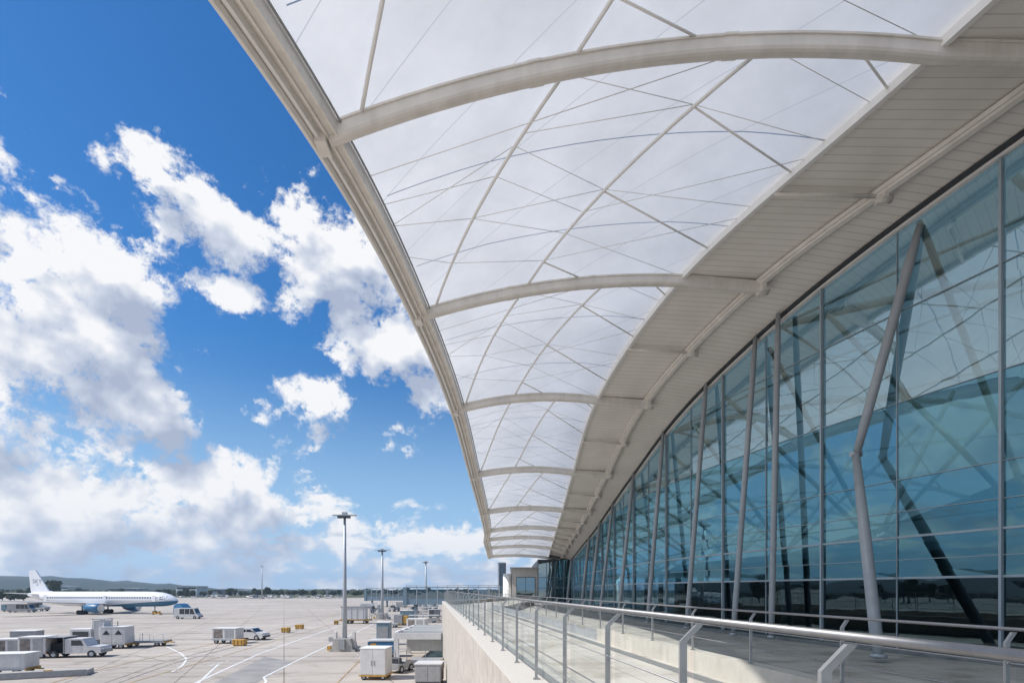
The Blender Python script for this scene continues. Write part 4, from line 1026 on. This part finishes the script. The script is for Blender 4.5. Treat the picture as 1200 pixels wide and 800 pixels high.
for i in range(1500):
    a=rw.uniform(-120,6); d=rw.uniform(650,1100)
    hh=hz(a) if d>1500 else 0
    if d<1500 and hz(a)>200: continue
    x,y=math.sin(R(a))*d,math.cos(R(a))*d; s=rw.uniform(2,4.5)
    for j in range(3):
        c=Vector((x+rw.uniform(-4,4),y+rw.uniform(-4,4),hh+s*rw.uniform(.5,1.2)))
        n1=Vector((rw.gauss(0,1),rw.gauss(0,1),rw.gauss(0,1))).normalized(); n2=n1.orthogonal().normalized()*s; n3=n1.cross(n2).normalized()*s*.8
        n4=n1*s*.6
        wl.add([c-n2,c+n2,c-n3,c+n3,c-n4,c+n4],[(0,2,4),(2,1,4),(1,3,4),(3,0,4),(2,0,5),(1,2,5),(3,1,5),(0,3,5)])
tag(wl.build('far_woods',M['leaf']),'far dark woods along the horizon',None,None,'stuff')
# ------------------------------------------------------------------ sky
SUN=Vector((-.80,-.22,0)).normalized()*math.cos(R(48)); SUN.z=math.sin(R(48))
w=bpy.data.worlds.new('World'); scene.world=w; w.use_nodes=True
nt=w.node_tree; N=nt.nodes; L=nt.links; bg=N['Background']
STR=.1
def mth(op,a,b_=None,c=None,clamp=False):
    n=N.new('ShaderNodeMath'); n.operation=op; n.use_clamp=clamp
    for i,x in enumerate((a,b_,c)):
        if x is None: continue
        if isinstance(x,(int,float)): n.inputs[i].default_value=x
        else: L.new(x,n.inputs[i])
    return n.outputs[0]
sky=N.new('ShaderNodeTexSky'); sky.sky_type='NISHITA'; sky.sun_disc=False; sky.sun_elevation=R(48); sky.sun_rotation=math.atan2(SUN.x,SUN.y)
sky.air_density=1.0; sky.dust_density=.35; sky.ozone_density=3.0
hsv=N.new('ShaderNodeHueSaturation'); hsv.inputs['Saturation'].default_value=1.3; hsv.inputs['Value'].default_value=1.0; L.new(sky.outputs[0],hsv.inputs['Color'])
tc=N.new('ShaderNodeTexCoord'); sp=N.new('ShaderNodeSeparateXYZ'); L.new(tc.outputs['Generated'],sp.inputs[0])
X_,Y_,Z_=sp.outputs
h_=mth('MAXIMUM',mth('SQRT',mth('ADD',mth('MULTIPLY',X_,X_),mth('MULTIPLY',Y_,Y_))),.02)
az=mth('ARCTAN2',X_,Y_); el=mth('DIVIDE',Z_,h_)
BL=[]
def px(u,v,ru,rv,bi=0.0):
    x=(u-600)/600; a=math.atan(x); c=math.cos(a); BL.append((a,(690-v)/600*c,ru/600*c*c,rv/600*c,bi))
for b in ((-40,340,170,160,-.55),(60,350,135,125,-.55),(30,255,75,65,-.3),(125,385,100,90,-.5),(100,470,130,85,-.5),(0,500,150,115,-.5),(90,560,150,60,-.4),(190,575,75,50,-.3),
          (160,195,70,42,.05),(215,240,85,50,0),(290,280,90,52,0),(348,250,58,52,0),(395,310,85,75,-.2),(440,370,85,75,-.25),(485,425,75,65,-.2),(505,465,50,40,0),(180,225,75,45,.1),
          (262,342,80,40,.35),(365,465,85,50,.25),(350,440,70,36,.3),(480,530,50,18,.5),(460,500,30,18,.55),(488,505,26,16,.6),(330,520,60,20,.75),(400,400,40,30,.6),
          (270,575,70,55,-.25),(335,600,80,40,-.1),(60,610,140,45,-.3),(225,615,120,42,-.2),(420,620,70,22,0),(520,630,70,22,0)): px(*b)
for b in ((-1.35,.75,.42,.28),(-1.7,.35,.35,.20),(-2.3,.6,.5,.3),(-2.0,.95,.4,.25),(-1.15,.30,.22,.16),(2.6,.5,.5,.3),(1.3,.5,.4,.25),(-2.9,.4,.4,.25),(-1.45,.22,.2,.1)): BL.append((*b,-.2))
def density(az_,el_):
    cur=None
    for (a,e,ra,re,bi) in BL:
        dx=mth('MULTIPLY_ADD',az_,1/ra,-a/ra); dz=mth('MULTIPLY_ADD',el_,1/re,-e/re)
        r2=mth('MULTIPLY_ADD',dx,dx,mth('MULTIPLY_ADD',dz,dz,bi))
        cur=r2 if cur is None else mth('SMOOTH_MIN',cur,r2,.25)
    f=mth('SUBTRACT',1.0,mth('POWER',mth('MAXIMUM',cur,.0),.75))
    f=mth('MAXIMUM',f,-1.5)
    sx,cx=mth('SINE',az_),mth('COSINE',az_)
    cv=N.new('ShaderNodeCombineXYZ'); L.new(sx,cv.inputs[0]); L.new(cx,cv.inputs[1]); L.new(el_,cv.inputs[2])
    n1=N.new('ShaderNodeTexNoise'); n1.inputs['Scale'].default_value=9; n1.inputs['Detail'].default_value=11; n1.inputs['Roughness'].default_value=.68; n1.inputs['Distortion'].default_value=.1; L.new(cv.outputs[0],n1.inputs['Vector'])
    vo=N.new('ShaderNodeTexVoronoi'); vo.feature='F1'; vo.inputs['Scale'].default_value=15; vo.inputs['Detail'].default_value=3.0; vo.inputs['Roughness'].default_value=.55; vo.inputs['Lacunarity'].default_value=2.2
    # warp the billows a little
    nw=N.new('ShaderNodeMixRGB'); nw.inputs['Fac'].default_value=.09; L.new(cv.outputs[0],nw.inputs['Color1']); L.new(n1.outputs['Color'],nw.inputs['Color2']); L.new(nw.outputs[0],vo.inputs['Vector'])
    nn=mth('MULTIPLY_ADD',mth('SUBTRACT',n1.outputs['Fac'],.5),6.5,mth('MULTIPLY',mth('SUBTRACT',.42,vo.outputs['Distance']),.8))
    d1=mth('ADD',mth('MULTIPLY_ADD',f,1.15,nn),.16)
    # rows of small cumulus low over the horizon
    mp=N.new('ShaderNodeMapping'); mp.inputs['Scale'].default_value=(1,1,2.2); L.new(cv.outputs[0],mp.inputs['Vector'])
    n2=N.new('ShaderNodeTexNoise'); n2.inputs['Scale'].default_value=12; n2.inputs['Detail'].default_value=9; n2.inputs['Roughness'].default_value=.56; L.new(mp.outputs[0],n2.inputs['Vector'])
    q=mth('MULTIPLY_ADD',el_,1/.11,-.045/.11); q=mth('MULTIPLY',q,q)
    hb=mth('SUBTRACT',.90,mth('MINIMUM',mth('MULTIPLY',q,.55),1.6))
    d2=mth('MULTIPLY_ADD',mth('SUBTRACT',n2.outputs['Fac'],.5),5.0,mth('MULTIPLY_ADD',mth('SUBTRACT',.42,vo.outputs['Distance']),.6,hb))
    D=mth('SMOOTH_MAX',d1,d2,.15)
    n3=N.new('ShaderNodeTexNoise'); n3.inputs['Scale'].default_value=9; n3.inputs['Detail'].default_value=3.2; n3.inputs['Roughness'].default_value=.55; L.new(cv.outputs[0],n3.inputs['Vector'])
    n4=N.new('ShaderNodeTexNoise'); n4.inputs['Scale'].default_value=12; n4.inputs['Detail'].default_value=3.2; n4.inputs['Roughness'].default_value=.55; L.new(mp.outputs[0],n4.inputs['Vector'])
    S1=mth('MULTIPLY_ADD',mth('SUBTRACT',n3.outputs['Fac'],.5),4.6,mth('MULTIPLY_ADD',f,1.15,.16))
    S2=mth('MULTIPLY_ADD',mth('SUBTRACT',n4.outputs['Fac'],.5),4.0,hb)
    return D,mth('SMOOTH_MAX',S1,S2,.15)
D0,S0=density(az,el)
_,DX=density(mth('ADD',az,-.035),mth('ADD',el,.065))
al=N.new('ShaderNodeMapRange'); al.interpolation_type='SMOOTHSTEP'; L.new(D0,al.inputs['Value']); al.inputs['From Min'].default_value=-.04; al.inputs['From Max'].default_value=.75
sh_=mth('MULTIPLY_ADD',mth('SUBTRACT',S0,DX),.42,mth('MULTIPLY_ADD',mth('SUBTRACT',D0,S0),.22,.86))
# thick hearts of the clouds turn grey
core=N.new('ShaderNodeMapRange'); L.new(DX,core.inputs['Value']); core.inputs['From Min'].default_value=.35; core.inputs['From Max'].default_value=2.0; core.inputs['To Max'].default_value=.62
lit=mth('SUBTRACT',sh_,core.outputs[0],None,True)
cr=N.new('ShaderNodeValToRGB'); e=cr.color_ramp.elements
e[0].position=.0; e[0].color=(.42,.49,.64,1); e[1].position=.78; e[1].color=(.96,.97,.99,1)
k=e.new(.4); k.color=(.63,.69,.81,1)
L.new(lit,cr.inputs['Fac'])
sc_=N.new('ShaderNodeMixRGB'); sc_.blend_type='MULTIPLY'; sc_.inputs['Fac'].default_value=1; L.new(cr.outputs['Color'],sc_.inputs['Color1']); sc_.inputs['Color2'].default_value=(9.15,9.1,9.1,1)
mix=N.new('ShaderNodeMixRGB'); L.new(al.outputs[0],mix.inputs['Fac']); tn=N.new('ShaderNodeMixRGB'); tn.blend_type='MULTIPLY'; tn.inputs['Fac'].default_value=1; tn.inputs['Color2'].default_value=(.92,1.2,1.34,1); L.new(hsv.outputs[0],tn.inputs['Color1'])
tf=N.new('ShaderNodeMapRange'); L.new(el,tf.inputs['Value']); tf.inputs['From Min'].default_value=.02; tf.inputs['From Max'].default_value=.45; tf.inputs['To Min'].default_value=.15; L.new(tf.outputs[0],tn.inputs['Fac']); L.new(tf.outputs[0],hsv.inputs['Fac']); 
lo=N.new('ShaderNodeMapRange'); lo.interpolation_type='SMOOTHSTEP'; L.new(el,lo.inputs['Value']); lo.inputs['From Min'].default_value=-.02; lo.inputs['From Max'].default_value=.42; lo.inputs['To Min'].default_value=.92; lo.inputs['To Max'].default_value=0
ls_=N.new('ShaderNodeMixRGB'); L.new(lo.outputs[0],ls_.inputs['Fac']); L.new(tn.outputs[0],ls_.inputs['Color1']); ls_.inputs['Color2'].default_value=(3.4,5.6,8.4,1); L.new(ls_.outputs[0],mix.inputs['Color1']); L.new(sc_.outputs[0],mix.inputs['Color2'])
# air near the horizon pales sky and clouds alike
hzf=N.new('ShaderNodeMapRange'); hzf.interpolation_type='SMOOTHSTEP'; L.new(el,hzf.inputs['Value']); hzf.inputs['From Min'].default_value=0; hzf.inputs['From Max'].default_value=.14; hzf.inputs['To Min'].default_value=.30; hzf.inputs['To Max'].default_value=0
mx2=N.new('ShaderNodeMixRGB'); L.new(hzf.outputs[0],mx2.inputs['Fac']); L.new(mix.outputs[0],mx2.inputs['Color1']); mx2.inputs['Color2'].default_value=(6.5,7.3,9.0,1)
L.new(mx2.outputs[0],bg.inputs['Color']); bg.inputs['Strength'].default_value=STR
sd=bpy.data.lights.new('sun','SUN'); sd.energy=4.6; sd.angle=R(.5); sd.color=(1,.96,.9)
so_=bpy.data.objects.new('sun',sd); COL.objects.link(so_); so_.rotation_euler=(-SUN).to_track_quat('-Z','Y').to_euler()
# ------------------------------------------------------------------ haze
HAZE=True
if HAZE:
    hm=bpy.data.materials.new('haze_air'); hm.use_nodes=True; hn=hm.node_tree; hn.nodes.clear()
    ho=hn.nodes.new('ShaderNodeOutputMaterial'); pv_=hn.nodes.new('ShaderNodeVolumePrincipled'); pv_.inputs['Density'].default_value=.00019; pv_.inputs['Color'].default_value=(.60,.80,1.0,1); pv_.inputs['Anisotropy'].default_value=.1
    hn.links.new(pv_.outputs[0],ho.inputs['Volume'])
    hb_=MB().box(0,0,50,7000,7000,104)
    ob=hb_.build('haze',hm); tag(ob,'thin blue air over the airport',None,None,'stuff')
# ------------------------------------------------------------------ camera
cam=bpy.data.cameras.new('camera'); co=bpy.data.objects.new('camera',cam); COL.objects.link(co)
co.location=(0,0,CZ); co.rotation_euler=(R(90),0,0); cam.lens=18; cam.sensor_width=36; cam.shift_y=(690-400)/1200
cam.clip_start=.05; cam.clip_end=20000
scene.camera=co
scene.view_settings.view_transform='Standard'; scene.view_settings.look='None'; scene.view_settings.exposure=.12; scene.view_settings.gamma=1
scene.render.engine='CYCLES'
scene.cycles.use_denoising=True
scene.cycles.max_bounces=10; scene.cycles.transparent_max_bounces=16; scene.cycles.sample_clamp_indirect=6
scene.cycles.caustics_reflective=False; scene.cycles.caustics_refractive=False
